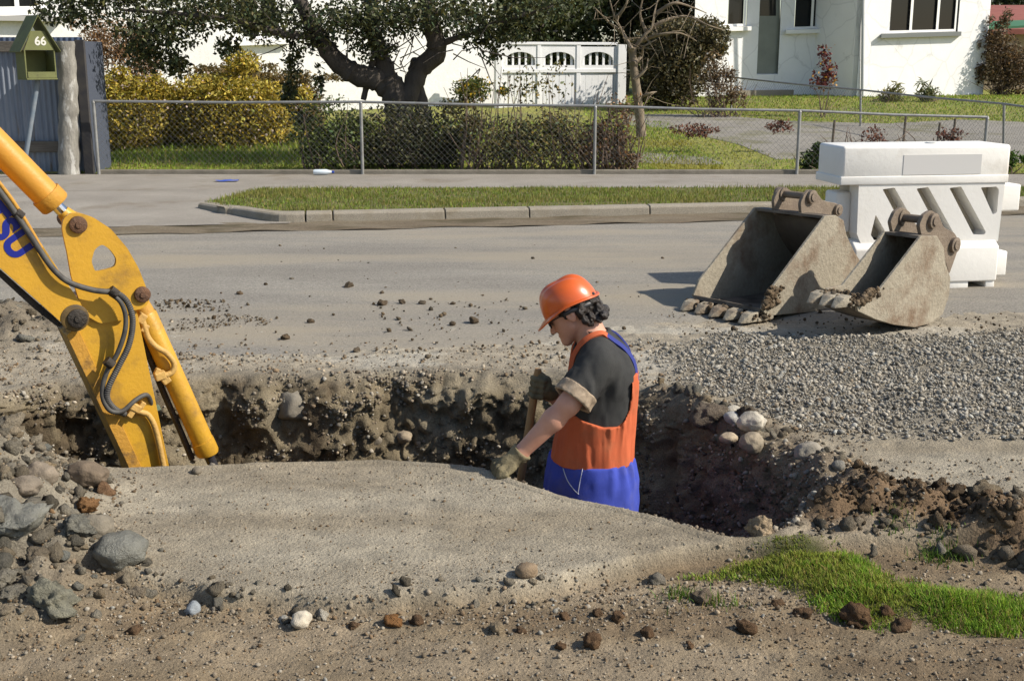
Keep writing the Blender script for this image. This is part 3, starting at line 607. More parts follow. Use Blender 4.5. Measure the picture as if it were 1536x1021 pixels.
vq = in_poly_pts(np.array(VPOLY), 34000, r); n = len(vq)
n3 = fbm(np.stack([vq[:, 0]*1.5, vq[:, 1]*3, 0*vq[:, 0]], 1), 3, 78); cc = grass_cols(n, 41, .22, (0.16, 0.22, 0.035)); k_ = sstep(0, .8, n3)[:, None]*.5; cc = cc*(1-k_)+np.array([[.25, .22, .07]])*k_
blades('verge_grass', np.stack([vq[:, 0], vq[:, 1], np.full(n, ZP+.02)], 1), r.uniform(.02, .055, n)*(1+.5*n3), np.full(n, .009), cc, GRASSM, 42, .4, 2, kind='stuff', label='short mown grass growing on the verge', category='grass')
# lawn behind the fence: left lawn and right garden
q1 = np.stack([r.uniform(-6.2, 3, 34000), FENCE_Y+.2+7*r.random(34000)**1.6], 1); q2 = np.stack([r.uniform(1.5, 18, 60000), FENCE_Y+.2+15*r.random(60000)**1.15], 1)
drv = np.array([p[:2] for p in [GH(*t_) for t_ in [(935,172),(1060,172),(1180,182),(1330,186),(1440,180),(1700,190),(1700,252),(1400,240),(1230,238),(1165,240),(1110,218),(1010,194),(935,188)]]])
q2 = q2[poly_sd(q2[:, 0], q2[:, 1], drv) > -.15*r.random(len(q2))]; q = np.concatenate([q1, q2]); n = len(q)
n3 = fbm(np.stack([q[:, 0]*.8, q[:, 1]*.8, 0*q[:, 0]], 1), 3, 79); cc = grass_cols(n, 51, .15, (.21, .29, .04)); k_ = (sstep(-.2, .6, n3)*(q[:, 0] > 1.5)*(q[:, 1] < 21.5))[:, None]*.75; cc = cc*(1-k_)+np.array([[.30, .25, .05]])*k_
hh = r.uniform(.03, .10, n)*np.where((q[:, 0] < -.5) & (q[:, 1] > 17.6), 1.5, .8)
blades('lawn_grass', np.stack([q[:, 0], q[:, 1], garden(q[:, 1])-.01], 1), hh, .014+.0012*(q[:, 1]-16), cc, GRASSM, 52, .4, 2, kind='stuff', label='unmown lawn and mossy grass behind the wire fence', category='grass')
# ================================================================== EXCAVATOR ARM
from mathutils.geometry import tessellate_polygon
def plate(b, outer, holes, ext):
    """flat plate with holes: outer/holes lists of Vectors, ext = thickness vector"""
    loops = [outer]+holes; tri = tessellate_polygon(loops); fl = [p for L_ in loops for p in L_]; n = len(fl); ext = Vector(ext)
    Fs = [tuple(t) for t in tri]+[tuple(i+n for i in reversed(t)) for t in tri]; o = 0
    for L_ in loops:
        k = len(L_); Fs += [(o+i, o+(i+1) % k, n+o+(i+1) % k, n+o+i) for i in range(k)]; o += k
    b.add(fl+[p+ext for p in fl], Fs); return b
def rounded(pts, k=3, closed=True):
    """soften corners of a 2-D pixel outline by one corner-cutting pass"""
    out = []; n = len(pts)
    for i in range(n):
        a, b, c = Vector(pts[i-1]), Vector(pts[i]), Vector(pts[(i+1) % n]); d = min((a-b).length, (c-b).length, 2*k)*0.5
        p, q = b+(a-b).normalized()*d, b+(c-b).normalized()*d
        for t in (0, .33, .67, 1): out.append(((1-t)**2*p+2*t*(1-t)*b+t*t*q)[:])
    return out
YEL = mat('yellow_paint', (0.55, 0.305, 0.025, 1), (0.44, 0.235, 0.024, 1), 4, 0.42, 0.15, 60, spec=0.4, dirt=(0.20, 0.115, 0.035, 1), dscale=5, dth=(.53, .74))
YELD = mat('worn_yellow_paint', (0.50, 0.255, 0.03, 1), (0.40, 0.205, 0.035, 1), 5, 0.6, 0.3, 60, spec=0.3, dirt=(0.10, 0.065, 0.035, 1), dscale=8, dth=(.52, .66))
PINM = mat('rusty_pin', (0.17, 0.085, 0.045, 1), (0.10, 0.06, 0.04, 1), 20, 0.7, 0.5, 80, metal=0.3)
BLK = mat('grease_and_shade_black', (0.018, 0.015, 0.013, 1), (0.05, 0.04, 0.03, 1), 18, 0.55, 0.6, 60)
RUB = mat('rubber_hose', (0.045, 0.042, 0.04, 1), (0.09, 0.085, 0.075, 1), 30, 0.6)
CHR = mat('chrome_rod', (0.6, 0.6, 0.6, 1), None, metal=1.0, rough=0.12)
DKR = mat('dark_rod', (0.05, 0.05, 0.06, 1), (0.10, 0.09, 0.085, 1), 15, metal=0.6, rough=0.35)
AO = P(215, 690, 5.05); ATH = R(31); AN = Vector((math.sin(ATH), -math.cos(ATH), 0)); AT = 0.20
A = lambda px, py, off=0.0: PL(px, py, AO, ATH, off)
apx = lambda r_: r_*math.hypot(AO.y, 1.0)/F_PX
EXC = empty('excavator_arm', (AO.x, AO.y, 0), label='yellow excavator arm with black hoses reaching down into the trench', category='excavator arm')
def ap(L_, off=0.0): return [A(a, b_, off) for a, b_ in L_]
b = MB(); plate(b, ap(rounded([(112,492),(116,455),(150,433),(192,441),(206,470),(253,697),(300,890),(285,905),(262,898),(204,697)], 4)), [], -AN*AT)
stick = b.build('stick', YEL, EXC, bevel=0.004, seg=1)
b = MB(); plate(b, ap(rounded([(100,503),(116,490),(212,700),(270,900),(250,900),(193,700)], 2), 0.006), [], -AN*(AT+0.012)); b.build('edge_strip', YELD, stick, bevel=0.003, seg=1)
HOLE = rounded([(137,392),(142,374),(153,366),(165,374),(175,388),(173,399),(165,403),(143,408)], 5)
BELL = rounded([(93,342),(95,328),(105,320),(121,320),(140,326),(166,343),(191,372),(208,402),(219,430),(225,448),(220,459),(210,464),(196,466),(186,480),(150,485),(124,470),(117,444),(107,415),(101,380),(96,358)], 5)
for off in (0.022, -AT+0.002):
    b = MB(); plate(b, ap(BELL, off), [ap(HOLE, off)], -AN*0.022); pl_ = b.build('side_plate', YEL, EXC, bevel=0.003, seg=1)
arc = [(121,322),(140,328),(166,345),(190,373),(207,403),(218,431)]
b = MB(); plate(b, ap(arc+[(a-4, c+4) for a, c in arc[::-1]], 0.0), [], -AN*(AT-0.02)); b.build('cover_plate', YELD, EXC)
BOOM = [(-640,-250),(-330,-40),(-180,95),(-90,182),(0,283),(60,362),(101,425),(122,456),(127,472),(121,487),(107,493),(92,484),(60,455),(0,402),(-100,318),(-220,215),(-380,110),(-660,-60)]
b = MB(); plate(b, ap(rounded(BOOM, 5), 0.045), [], -AN*(AT+0.09)); boom = b.build('boom', YEL, EXC, bevel=0.006, seg=2)
b = MB(); plate(b, ap(rounded([(-380,112),(-220,217),(-100,320),(0,404),(60,457),(96,488),(86,490),(50,462),(-10,407),(-110,324),(-230,222),(-390,120)], 2), 0.02), [], -AN*(AT+0.04)); b.build('shaded_underside', BLK, boom)  # dark strip holding the shade under the boom in its colour
def pin(px, py, rpx, o0, o1, m, parent=EXC, name='pin', cap=True):
    r_ = apx(rpx); c = A(px, py, 0); a0, a1 = c+AN*o0, c+AN*o1; q = MB(); q.tube([a0-AN*0.0, a0+AN*0.001, a1-AN*0.004, a1], [r_, r_, r_, r_*0.86], 24)
    if cap: q.tube([a1-AN*.001, a1+AN*0.006], [r_*0.42, r_*0.35], 12)
    return q.build(name, m, parent, smooth=True)
pin(115, 336, 12.5, -AT-0.03, 0.04, PINM); pin(211, 440, 12, -AT-0.03, 0.04, PINM); pin(112, 474, 14, -AT-0.07, 0.066, BLK)
pin(109, 474, 20, 0.044, 0.052, mat('greasy_paint', (0.16, 0.10, 0.03, 1), (0.03, 0.022, 0.015, 1), 14, 0.6), name='grease_ring', cap=False)
# cylinders (axis in the middle of the arm's thickness)
MID = -AT/2
def cyl(parent, pts, rpx, m, name, off=MID, n=28):
    q = MB(); q.tube([A(a, c, off) for a, c in pts], [apx(v) for v in rpx], n); return q.build(name, m, parent, smooth=True)
ram = cyl(EXC, [(-330,-112),(0,222),(70,293)], [21, 20.5, 20.5], mat('ram_paint', (0.56, 0.27, 0.035, 1), (0.46, 0.22, 0.03, 1), 3, 0.4, 0.1, 50, spec=.45), 'boom_cylinder')
cyl(EXC, [(68,291),(82,305),(84,307)], [23, 23, 21], YELD, 'cylinder_gland'); cyl(EXC, [(80,303),(102,326)], [9, 9], CHR, 'cylinder_rod')
cyl(EXC, [(94,317),(104,327)], [10, 13], YEL, 'rod_eye')
bc = cyl(EXC, [(216,466),(219,473),(300,652),(305,664)], [13, 17, 17, 17], YEL, 'bucket_cylinder')
cyl(EXC, [(303,660),(311,677),(312,680)], [18.5, 18.5, 17], YEL, 'cylinder_gland'); cyl(EXC, [(308,672),(330,720),(392,858)], [8, 8, 8], DKR, 'cylinder_rod'); cyl(EXC, [(210,452),(218,470)], [12, 15], YELD, 'rod_eye')
def hose(pts, rpx, m, parent, name, off=0.03, ribbed=False, n=10, k=8):
    c = catmull([A(a, d, off if not isinstance(off, list) else off[i]) for i, (a, d) in enumerate(pts)], k)
    if ribbed:
        L_ = [0]; 
        for i in range(1, len(c)): L_.append(L_[-1]+(c[i]-c[i-1]).length)
        m_ = int(L_[-1]/0.0045); cc = []; rr = []
        for j in range(m_+1):
            s = L_[-1]*j/m_; i = max(0, min(len(c)-2, int(np.searchsorted(L_, s)-1))); t_ = (s-L_[i])/max(1e-9, L_[i+1]-L_[i]); cc.append(c[i].lerp(c[i+1], t_)); rr.append(apx(rpx)*(1.0 if j % 2 else 0.82))
        q = MB(); q.tube(cc, rr, n)
    else: q = MB(); q.tube(c, apx(rpx), n)
    return q.build(name, m, parent, smooth=True)
hose([(-330,-90),(-90,175),(0,288),(40,345),(66,385),(84,408),(105,424),(140,435),(170,438)], 4.3, RUB, EXC, 'hose', [.06,.06,.06,.065,.07,.075,.075,.075,.08])
hose([(160,437),(178,441),(192,455),(199,482),(193,518),(177,551),(163,580),(161,598),(172,613),(188,621)], 5.0, RUB, EXC, 'hose', [.07,.075,.08,.08,.075,.07,.07,.06,.045,.03], ribbed=True)
hose([(165,440),(180,452),(188,472),(187,498),(176,530),(161,556),(154,580),(155,600),(166,616),(184,616),(203,600),(219,592),(226,602),(227,616)], 3.6, RUB, EXC, 'hose', [.075,.08,.08,.08,.07,.06,.06,.06,.06,.06,.05,.03,.0,-.03])
for (a, c, o) in ((164,544,.075), (170,438,.08), (28,322,.055)):
    q = MB(); q.tube([A(a-5, c-4, o), A(a+5, c+4, o)], apx(7.5), 10); q.build('hose_clamp', BLK, EXC, smooth=True)
hose([(-200,75),(-60,205),(0,276),(30,318),(62,372)], 3, YELD, EXC, 'steel_pipe', .052); hose([(-200,85),(-60,215),(0,288),(26,325),(52,368)], 3, YELD, EXC, 'steel_pipe', .052)
LTY = mat('pale_yellow_fitting', (0.55, 0.34, 0.10, 1), (0.42, 0.25, 0.08, 1), 16, 0.55, 0.3, 60)
hose([(200,613),(212,618),(222,622),(231,637),(238,662),(245,697),(252,730)], 4.6, LTY, EXC, 'steel_pipe', .025)
def block(px, py, s, m, parent, off=.03, name='fitting', ang=0.6):
    c = A(px, py, off); e = Vector((math.cos(ATH), math.sin(ATH), 0)); u = e*math.cos(ang)+Vector((0, 0, 1))*math.sin(ang); v = AN.cross(u); s = apx(s); q = MB()
    V = [c+u*(i*s*1.3)+v*(j*s)+AN*(k*s) for i in (-1, 1) for j in (-1, 1) for k in (-1, 1)]
    q.add(V, [(0,1,3,2),(4,6,7,5),(0,4,5,1),(2,3,7,6),(0,2,6,4),(1,5,7,3)]); q.build(name, m, parent, bevel=s*.3, seg=2)
block(203, 611, 6, LTY, EXC, .03, ang=-.6); block(196, 620, 4.5, LTY, EXC, .03, ang=.9); block(213, 607, 4, LTY, EXC, .03, ang=.9); block(234, 612, 4.5, mat('green_tag', (.12, .16, .11, 1)), EXC, -.02, 'clip', .3)
# pipe and fittings on the bucket cylinder
hose([(213,478),(218,494),(222,506),(233,519),(250,530),(261,545),(258,558),(246,563)], 4.6, LTY, bc, 'steel_pipe', MID+.075)
for (a, c, s, g) in ((212,477,6,.9), (217,492,5,1.0), (240,563,6.5,.2), (249,570,5,.5), (236,557,4,1.1)): block(a, c, s, LTY, bc, MID+.07, ang=g)
hose([(203,474),(214,510),(228,545),(246,590),(268,640),(288,688)], 5, BLK, EXC, 'hose', MID-.02)  # tube added to stand in for the dark shaded strip beside the cylinder
# lettering on the boom: only its last letters stand inside the frame
fc = bpy.data.curves.new('lettering', 'FONT'); fc.body = 'KOMATSU'; fc.size = 1.0; fc.offset = 0.05; fc.extrude = 0.0; fc.align_x = 'RIGHT'; fc.space_character = 1.06
fo = bpy.data.objects.new('lettering_src', fc); COL.objects.link(fo); bpy.context.view_layer.update()
me = bpy.data.meshes.new_from_object(fo.evaluated_get(bpy.context.evaluated_depsgraph_get())); bpy.data.objects.remove(fo)
p0, p1 = A(23, 391, .047), A(-17, 341, .047); bd = (p0-p1).normalized(); upv = (A(45, 372, .047)-p0); upv = (upv-bd*upv.dot(bd)); hgt = upv.length/0.54; upv.normalize()
for v in me.vertices: v.co = p0+bd*v.co.x*hgt*0.92+upv*v.co.y*hgt
link('lettering', me, mat('blue_decal', (0.012, 0.02, 0.20, 1), rough=.4), boom)
# ================================================================== DIGGING BUCKETS
STEEL = mat('muddy_steel', (0.27, 0.235, 0.175, 1), (0.33, 0.29, 0.22, 1), 5, 0.75, 0.5, 40, dirt=(0.16, 0.105, 0.065, 1), dscale=3.5, dth=(.50, .68), fine=(.9, 1.06), fscale=40)
STEELD = mat('bare_bucket_steel', (0.115, 0.095, 0.075, 1), (0.19, 0.16, 0.125, 1), 4, 0.6, 0.4, 50, dirt=(0.05, 0.04, 0.032, 1), dscale=3, dth=(.5, .65))
EARM = mat('lug_steel', (0.15, 0.115, 0.085, 1), (0.21, 0.165, 0.12, 1), 12, 0.65, 0.4, 60)
def bucket(o, th, width, outline, ears, ear_off, ear_gap, pins, teeth, label, tip_i, lipz=None):
    n = Vector((math.sin(th), -math.cos(th), 0)); e = Vector((math.cos(th), math.sin(th), 0)); back = -n*width
    bp = lambda L_, off=0: [PL(a, c, o, th, off) for a, c in L_]
    out = bp(outline); 
    for p in out: p.z = max(p.z, 0.012)
    root = empty('digging_bucket', (o.x, o.y, 0), label=label, category='excavator bucket', group='digger buckets standing on the road')
    for k in (0, 1):
        q = MB(); q.prism(out, [p-n*0.02 for p in out]) if k == 0 else q.prism([p+back+n*0.02 for p in out], [p+back for p in out])
        q.build('side_plate', STEEL, root, bevel=.003, seg=1)
    sh = out[:tip_i+1]; c = sum(out, Vector())/len(out); fine_ = catmull(sh, 4); q = MB(); V = []; Fs = []
    for i, p in enumerate(fine_):
        t_ = (fine_[min(i+1, len(fine_)-1)]-fine_[max(i-1, 0)]).normalized(); inn_ = n.cross(t_); inn_ = inn_ if inn_.dot(c-p) > 0 else -inn_
        for s_, d in ((p-n*.02+inn_*.001, 0), (p+back+n*.02+inn_*.001, 0), (p+back+n*.02+inn_*.018, 0), (p-n*.02+inn_*.018, 0)): V.append(s_)
    m_ = len(fine_)
    for i in range(m_-1):
        for j in range(4): Fs.append((i*4+j, i*4+(j+1) % 4, (i+1)*4+(j+1) % 4, (i+1)*4+j))
    Fs += [(0, 1, 2, 3), tuple((m_-1)*4+j for j in (3, 2, 1, 0))]; q.add(V, Fs); q.build('shell', STEELD, root, smooth=True)
    tip = out[tip_i]; fwd = -e
    lip = MB(); zt = lipz or tip.z+.012; l0 = tip+Vector((0, 0, zt-tip.z)); lip.prism([l0-n*.0+fwd*.03, l0+back+fwd*.03, l0+back-fwd*.12, l0-fwd*.12], [v-Vector((0, 0, .024)) for v in (l0+fwd*.03, l0+back+fwd*.03, l0+back-fwd*.12, l0-fwd*.12)]); lip.build('cutting_edge', STEEL, root, bevel=.004, seg=1)
    for k in range(teeth):
        w_ = 0.05+(width-0.10)*k/(teeth-1); c0 = l0+back.normalized()*w_+fwd*.02; s = .042; q = MB(); u = back.normalized()
        V = [c0-u*s+Vector((0, 0, -.022)), c0+u*s+Vector((0, 0, -.022)), c0+u*s+Vector((0, 0, .038)), c0-u*s+Vector((0, 0, .038)),
             c0+fwd*.07-u*s*.95+Vector((0, 0, -.022)), c0+fwd*.07+u*s*.95+Vector((0, 0, -.022)), c0+fwd*.07+u*s*.8+Vector((0, 0, .03)), c0+fwd*.07-u*s*.8+Vector((0, 0, .03)),
             c0+fwd*.13-u*s*.35+Vector((0, 0, -.024)), c0+fwd*.13+u*s*.35+Vector((0, 0, -.024)), c0+fwd*.13+u*s*.3+Vector((0, 0, -.016)), c0+fwd*.13-u*s*.3+Vector((0, 0, -.016))]
        Fs = [(0,1,2,3),(8,11,10,9)]
        for a in (0, 4):
            for j in range(4): Fs.append((a+j, a+(j+1) % 4, a+4+(j+1) % 4, a+4+j))
        q.add(V, Fs); q.build('tooth', STEEL, root, bevel=.006, seg=2, smooth=True)
    for g in (0, 1):
        ep = bp(rounded(ears, 4), -ear_off); sh_ = -n*(ear_gap*g); q = MB(); q.prism([p+sh_ for p in ep], [p+sh_-n*.025 for p in ep]); er_ = q.build('lug', EARM, root, bevel=.004, seg=2)
        for (a, c_, rp) in pins:
            c0 = PL(a, c_, o, th, -ear_off)+sh_; rr = rp*o.y/F_PX*1.0; q = MB()
            if g == 0: q.tube([c0-n*.03, c0+n*.022, c0+n*.024], [rr*1.35, rr*1.35, rr*1.2], 20); q.tube([c0+n*.02, c0+n*.032], [rr*.85, rr*.8], 16)
            else: q.tube([c0+n*.01, c0-n*.05, c0-n*.054], [rr*1.35, rr*1.35, rr*1.2], 20)
            q.build('boss', EARM, er_, smooth=True)
    for (a, c_, rp) in pins:
        c0 = PL(a, c_, o, th, -ear_off); rr = rp*o.y/F_PX*.72; q = MB(); q.tube([c0, c0-n*(ear_gap+.02)], rr, 16); q.build('pin', EARM, root, smooth=True)
    # mud caked on the cutting lip and the lower cheek
    r_ = np.random.default_rng(int(width*100)); k = 420; ww = r_.random(k); pos = np.array([list(l0+back*float(ww[i])+fwd*float(r_.uniform(-.10, .07))) for i in range(k)]); pos[:, 2] = l0.z+r_.uniform(-.025, .03, k)
    f2 = out[tip_i+1] if tip_i+1 < len(out) else out[0]; pos2 = np.array([list(tip.lerp(f2, float(r_.uniform(.0, 1.4)))+e*float(abs(r_.normal(0, .05)))+n*.002) for i in range(320)]); pos = np.concatenate([pos, pos2]); k = len(pos)
    mo = scatter('mud', pos, np.clip(r_.lognormal(math.log(.012), .5, k), .004, .03), tints(k, (.17, .13, .09), .35, .04, 3), CLODM, 1, .4, .7, .4, 4); mo.parent = root; mo.matrix_parent_inverse = Matrix.Translation(root.location).inverted(); mo['kind'] = 'stuff'
    return root
bucket(G(1190, 476), R(39), 0.59, [(1238,324),(1254,323),(1266,331),(1270,352),(1282,378),(1298,402),(1310,425),(1310,446),(1294,461),(1262,469),(1215,475),(1150,474),(1143,463),(1152,440)],
       [(1203,327),(1201,305),(1207,291),(1216,284),(1226,289),(1234,301),(1256,305),(1265,314),(1262,324),(1240,330)], 0.20, 0.22, [(1216,295,8), (1255,315,7)], 5,
       'wide open digging bucket with five teeth beside the white barrier', 12, .04)
bucket(G(1372, 494), R(39), 0.27, [(1382,354),(1406,354),(1416,371),(1419,396),(1426,416),(1424,443),(1414,472),(1394,491),(1372,494),(1340,487),(1313,479),(1287,467),(1284,456),(1296,442),(1318,437)],
       [(1383,356),(1379,338),(1386,322),(1397,315),(1408,322),(1416,341),(1432,349),(1440,364),(1434,384),(1424,412),(1416,384),(1408,358)], 0.04, 0.2, [(1398,331,9), (1430,367,9)], 3,
       'narrow trenching bucket standing in front of the wide bucket', 12)
# ================================================================== WHITE BARRIER
WH = mat('white_plastic', (0.80, 0.78, 0.73, 1), (0.74, 0.715, 0.66, 1), 3, 0.45, 0.1, 30, spec=.4, dirt=(0.55, 0.50, 0.42, 1), dscale=2.2, dth=(.58, .8))
BY = G(1450, 437).y; bx_ = lambda px: P(px, 330, BY).x; bz_ = lambda py: P(1370, py, BY).z
BAR = empty('road_barrier', (bx_(1370), BY+.2, 0), label='white plastic water filled barrier with diagonal slots behind the buckets', category='barrier')
def bbox(name, p0, p1, q0, q1, y0, y1, bv, parent=BAR, m=WH):
    z0 = max(bz_(q1), 0.004); b_ = MB(); b_.box(bx_(p0), bx_(p1), BY+y0, BY+y1, z0, bz_(q0)); return b_.build(name, m, parent, bevel=bv, seg=3, smooth=True)
bbox('top_section', 1234, 1502, 219, 268, .05, .47, .022); bbox('waist_band', 1232, 1501, 264.5, 277, .044, .476, .006)
OUT = [(1262,275),(1497,275),(1494,366),(1272,366),(1264,350)]
SLOTS = [[(1300,284),(1319,282),(1366,352),(1363,356),(1346,356)], [(1354,284),(1373,282),(1420,352),(1417,356),(1400,356)], [(1407,284),(1426,282),(1473,352),(1470,356),(1453,356)], [(1458,284),(1484,283),(1488,288),(1488,322),(1482,326)], [(1292,322),(1314,355),(1311,361),(1293,361),(1286,352)]]
b = MB(); pp = lambda L_, y_: [Vector((bx_(a), BY+y_, bz_(c))) for a, c in L_]
plate(b, pp(OUT, .052), [pp(rounded(s_, 2), .052) for s_ in SLOTS], Vector((0, .148, 0))); b.build('slotted_panel', WH, BAR)
bbox('core', 1266, 1492, 280, 400, .202, .42, .02, BAR, mat('beige_plastic', (.44, .38, .29, 1), (.52, .46, .37, 1), 4, .7))  # core behind the slots, a darker beige than the panel
b = MB(); x0, x1 = bx_(1258), bx_(1491); zs = [(.0, bz_(425)), (.0, bz_(372)), (.075, bz_(361)), (.45, bz_(361)), (.52, bz_(372)), (.52, bz_(425))]
b.prism([(x0, BY+a, c) for a, c in zs], [(x1, BY+a, c) for a, c in zs]); b.build('base', WH, BAR, bevel=.014, seg=3, smooth=True)
bbox('foot', 1262, 1300, 424, 440, .01, .5, .008); bbox('foot', 1400, 1446, 424, 440, .01, .5, .008); bbox('foot', 1474, 1489, 424, 440, .01, .5, .006)
bbox('connector_lug', 1490, 1540, 283, 324, .17, .36, .012); bbox('connector_lug', 1486, 1528, 386, 424, .17, .36, .012); bbox('connector_lug', 1238, 1264, 290, 352, .17, .36, .02)
b = MB(); b.box(bx_(1330), bx_(1455), BY+.047, BY+.0495, bz_(263), bz_(233)); b.build('label_panel', mat('grey_label', (.60, .585, .56, 1), rough=.5), BAR)
b = MB(); b.tube([(bx_(1398), BY+.26, bz_(219)-.01), (bx_(1398), BY+.26, bz_(217))], .05, 20); b.build('filler_cap', WH, BAR, smooth=True)
BAR.rotation_euler.z = R(9); BAR.location.x += .07
# ================================================================== WORKER
WY = 4.75
q_ = lambda px, py, dy=0.0: np.array(P(px, py, WY+dy))
U = (P(869, 600, WY)-P(868, 600, WY)).length
PERS = empty('person', (P(885, 700, WY).x, WY, FLOOR), label='worker in orange hard hat and blue and orange overalls standing waist deep in the trench', category='person')
SKIN = mat('skin', (0.58, 0.31, 0.215, 1), (0.50, 0.245, 0.165, 1), 14, 0.5, 0.12, 200, spec=.4)
SHIRT = mat('charcoal_cotton', (0.052, 0.052, 0.05, 1), (0.038, 0.038, 0.038, 1), 9, 0.95, 0.25, 400, spec=.1)
ORNG = mat('orange_workwear', (0.53, 0.13, 0.055, 1), (0.45, 0.10, 0.042, 1), 7, 0.85, 0.2, 300, spec=.15, dirt=(.30, .12, .06, 1), dscale=6, dth=(.52, .8))
BLUE = mat('blue_workwear', (0.042, 0.062, 0.33, 1), (0.06, 0.085, 0.41, 1), 6, 0.85, 0.2, 300, spec=.15, dirt=(.10, .10, .22, 1), dscale=6, dth=(.52, .8))
NAVY = mat('navy_elastic', (.03, .04, .19, 1), rough=.9)
CUFF = mat('patterned_cuff', (0.44, 0.345, 0.25, 1), (0.20, 0.155, 0.11, 1), 30, 0.95, 0.2, 200, spec=.1)
GLOV = mat('dirty_glove', (0.25, 0.21, 0.125, 1), (0.10, 0.085, 0.055, 1), 14, 0.95, 0.4, 160, spec=.1)
ring = [(790,884,60,.185),(760,886,64,.195),(735,886,64,.195),(712,887,62,.19),(682,888,55,.172),(645,893,51,.168),(610,898,48,.174),(575,903,46,.186),(545,903,44,.19),(523,901,38,.165),(508,899,27,.11),(497,896,18,.07)]
zr = np.array([P(a, y_, WY).z for y_, a, h, wy in ring]); xr = np.array([P(a, y_, WY).x for y_, a, h, wy in ring]); hr = np.array([h*U for y_, a, h, wy in ring]); wr = np.array([w_ for *_, w_ in ring])
def sd_torso(p, infl=0.0):
    z_ = p[:, 2]; cx = np.interp(z_, zr, xr); hx = np.interp(z_, zr, hr)+infl; hy = np.interp(z_, zr, wr)+infl
    k = (np.abs((p[:, 0]-cx)/hx)**2.3+np.abs((p[:, 1]-WY)/hy)**2.3)**(1/2.3); d = (k-1)*np.minimum(hx, hy)
    return np.maximum(d, np.maximum(z_-zr[-1]-infl, zr[0]-z_))
SL_, EL_, WL_ = q_(898, 545, -.165), q_(853, 606, -.24), q_(779, 681, -.225)
SR_, ER_, WR_ = q_(892, 546, .165), q_(872, 622, .27), q_(822, 588, .19)
LEGS = []
for s_ in (-1, 1):
    hp = q_(884, 752, .095*s_); kn = np.array([hp[0]-.05*(1 if s_ < 0 else -.2), WY+.11*s_, -.56]); an = np.array([hp[0]+.02-.08*(s_ < 0), WY+.12*s_, FLOOR+.10]); LEGS.append((hp, kn, an))
HC = q_(856, 463, .01); ht = R(30); hy_ = R(8)
hf = np.array([-math.cos(ht)*math.cos(hy_), math.sin(hy_)*math.cos(ht), -math.sin(ht)]); hs = np.array([-math.sin(hy_), -math.cos(hy_), 0.0]); hu = np.cross(hf, hs); hu = hu if hu[2] > 0 else -hu
HM = np.stack([hf, hs, hu], 1)
def hl(f, s, u): return HC+hf*f+hs*s+hu*u
def sd_head(p):
    q = (p-HC)@HM; d = sd_ell(q, (-.012, 0, .03), (.098, .077, .092))
    d = smin(d, sd_ell(q, (.045, 0, -.035), (.052, .056, .085)), .03); d = smin(d, sd_cap(q, (.02, .045, -.06), (.075, .012, -.108), .022, .016), .02); d = smin(d, sd_cap(q, (.02, -.045, -.06), (.075, -.012, -.108), .022, .016), .02)
    d = smin(d, sd_ell(q, (.081, 0, -.108), (.018, .022, .017)), .018); d = smin(d, sd_cap(q, (.088, 0, -.005), (.110, 0, -.048), .008, .0115), .010); d = smin(d, sd_ell(q, (.106, 0, -.052), (.010, .016, .008)), .006)
    d = smin(d, sd_ell(q, (.088, 0, -.077), (.012, .022, .007)), .006); d = smin(d, sd_ell(q, (.085, 0, -.090), (.012, .019, .007)), .006); d = smin(d, sd_ell(q, (.082, 0, .012), (.014, .048, .012)), .012)
    for s in (1, -1):
        d = np.maximum(d, -sd_ell(q, (.103, .032*s, -.012), (.015, .017, .011))); e = sd_ell(q, (-.002, .083*s, -.008), (.021, .011, .034)); e = np.maximum(e, -sd_ell(q, (.003, .094*s, -.006), (.012, .007, .021))); d = smin(d, e, .006)
    return d
def sd_body(p):
    d = sd_torso(p, -.012); d = smin(d, sd_cap(p, hl(-.03, 0, -.05), q_(893, 518, 0), .057, .066), .03); d = smin(d, sd_head(p), .012)
    for a, e, w_ in ((SL_, EL_, WL_), (SR_, ER_, WR_)):
        d = smin(d, sd_cap(p, a, e, .058, .044), .03); m_ = e+(w_-e)*.3; d = smin(d, sd_cap(p, e, m_, .042, .043), .02); d = smin(d, sd_cap(p, m_, w_, .043, .029), .02)
        d = smin(d, sd_cap(p, w_, w_+(w_-e)*.18, .03, .028), .02)
    for hp, kn, an in LEGS:
        d = smin(d, sd_cap(p, hp, kn, .085, .055), .03); d = smin(d, sd_cap(p, kn, an, .056, .038), .03); d = smin(d, sd_cap(p, an-[0, 0, .04], an-np.array([.15, 0, .065]), .035, .028), .02)
    return d
lo = np.array([-.25, WY-.42, FLOOR-.02]); hi = np.array([.75, WY+.42, .85])
sdf_obj('body', sd_body, lo, hi, .006, SKIN, PERS)
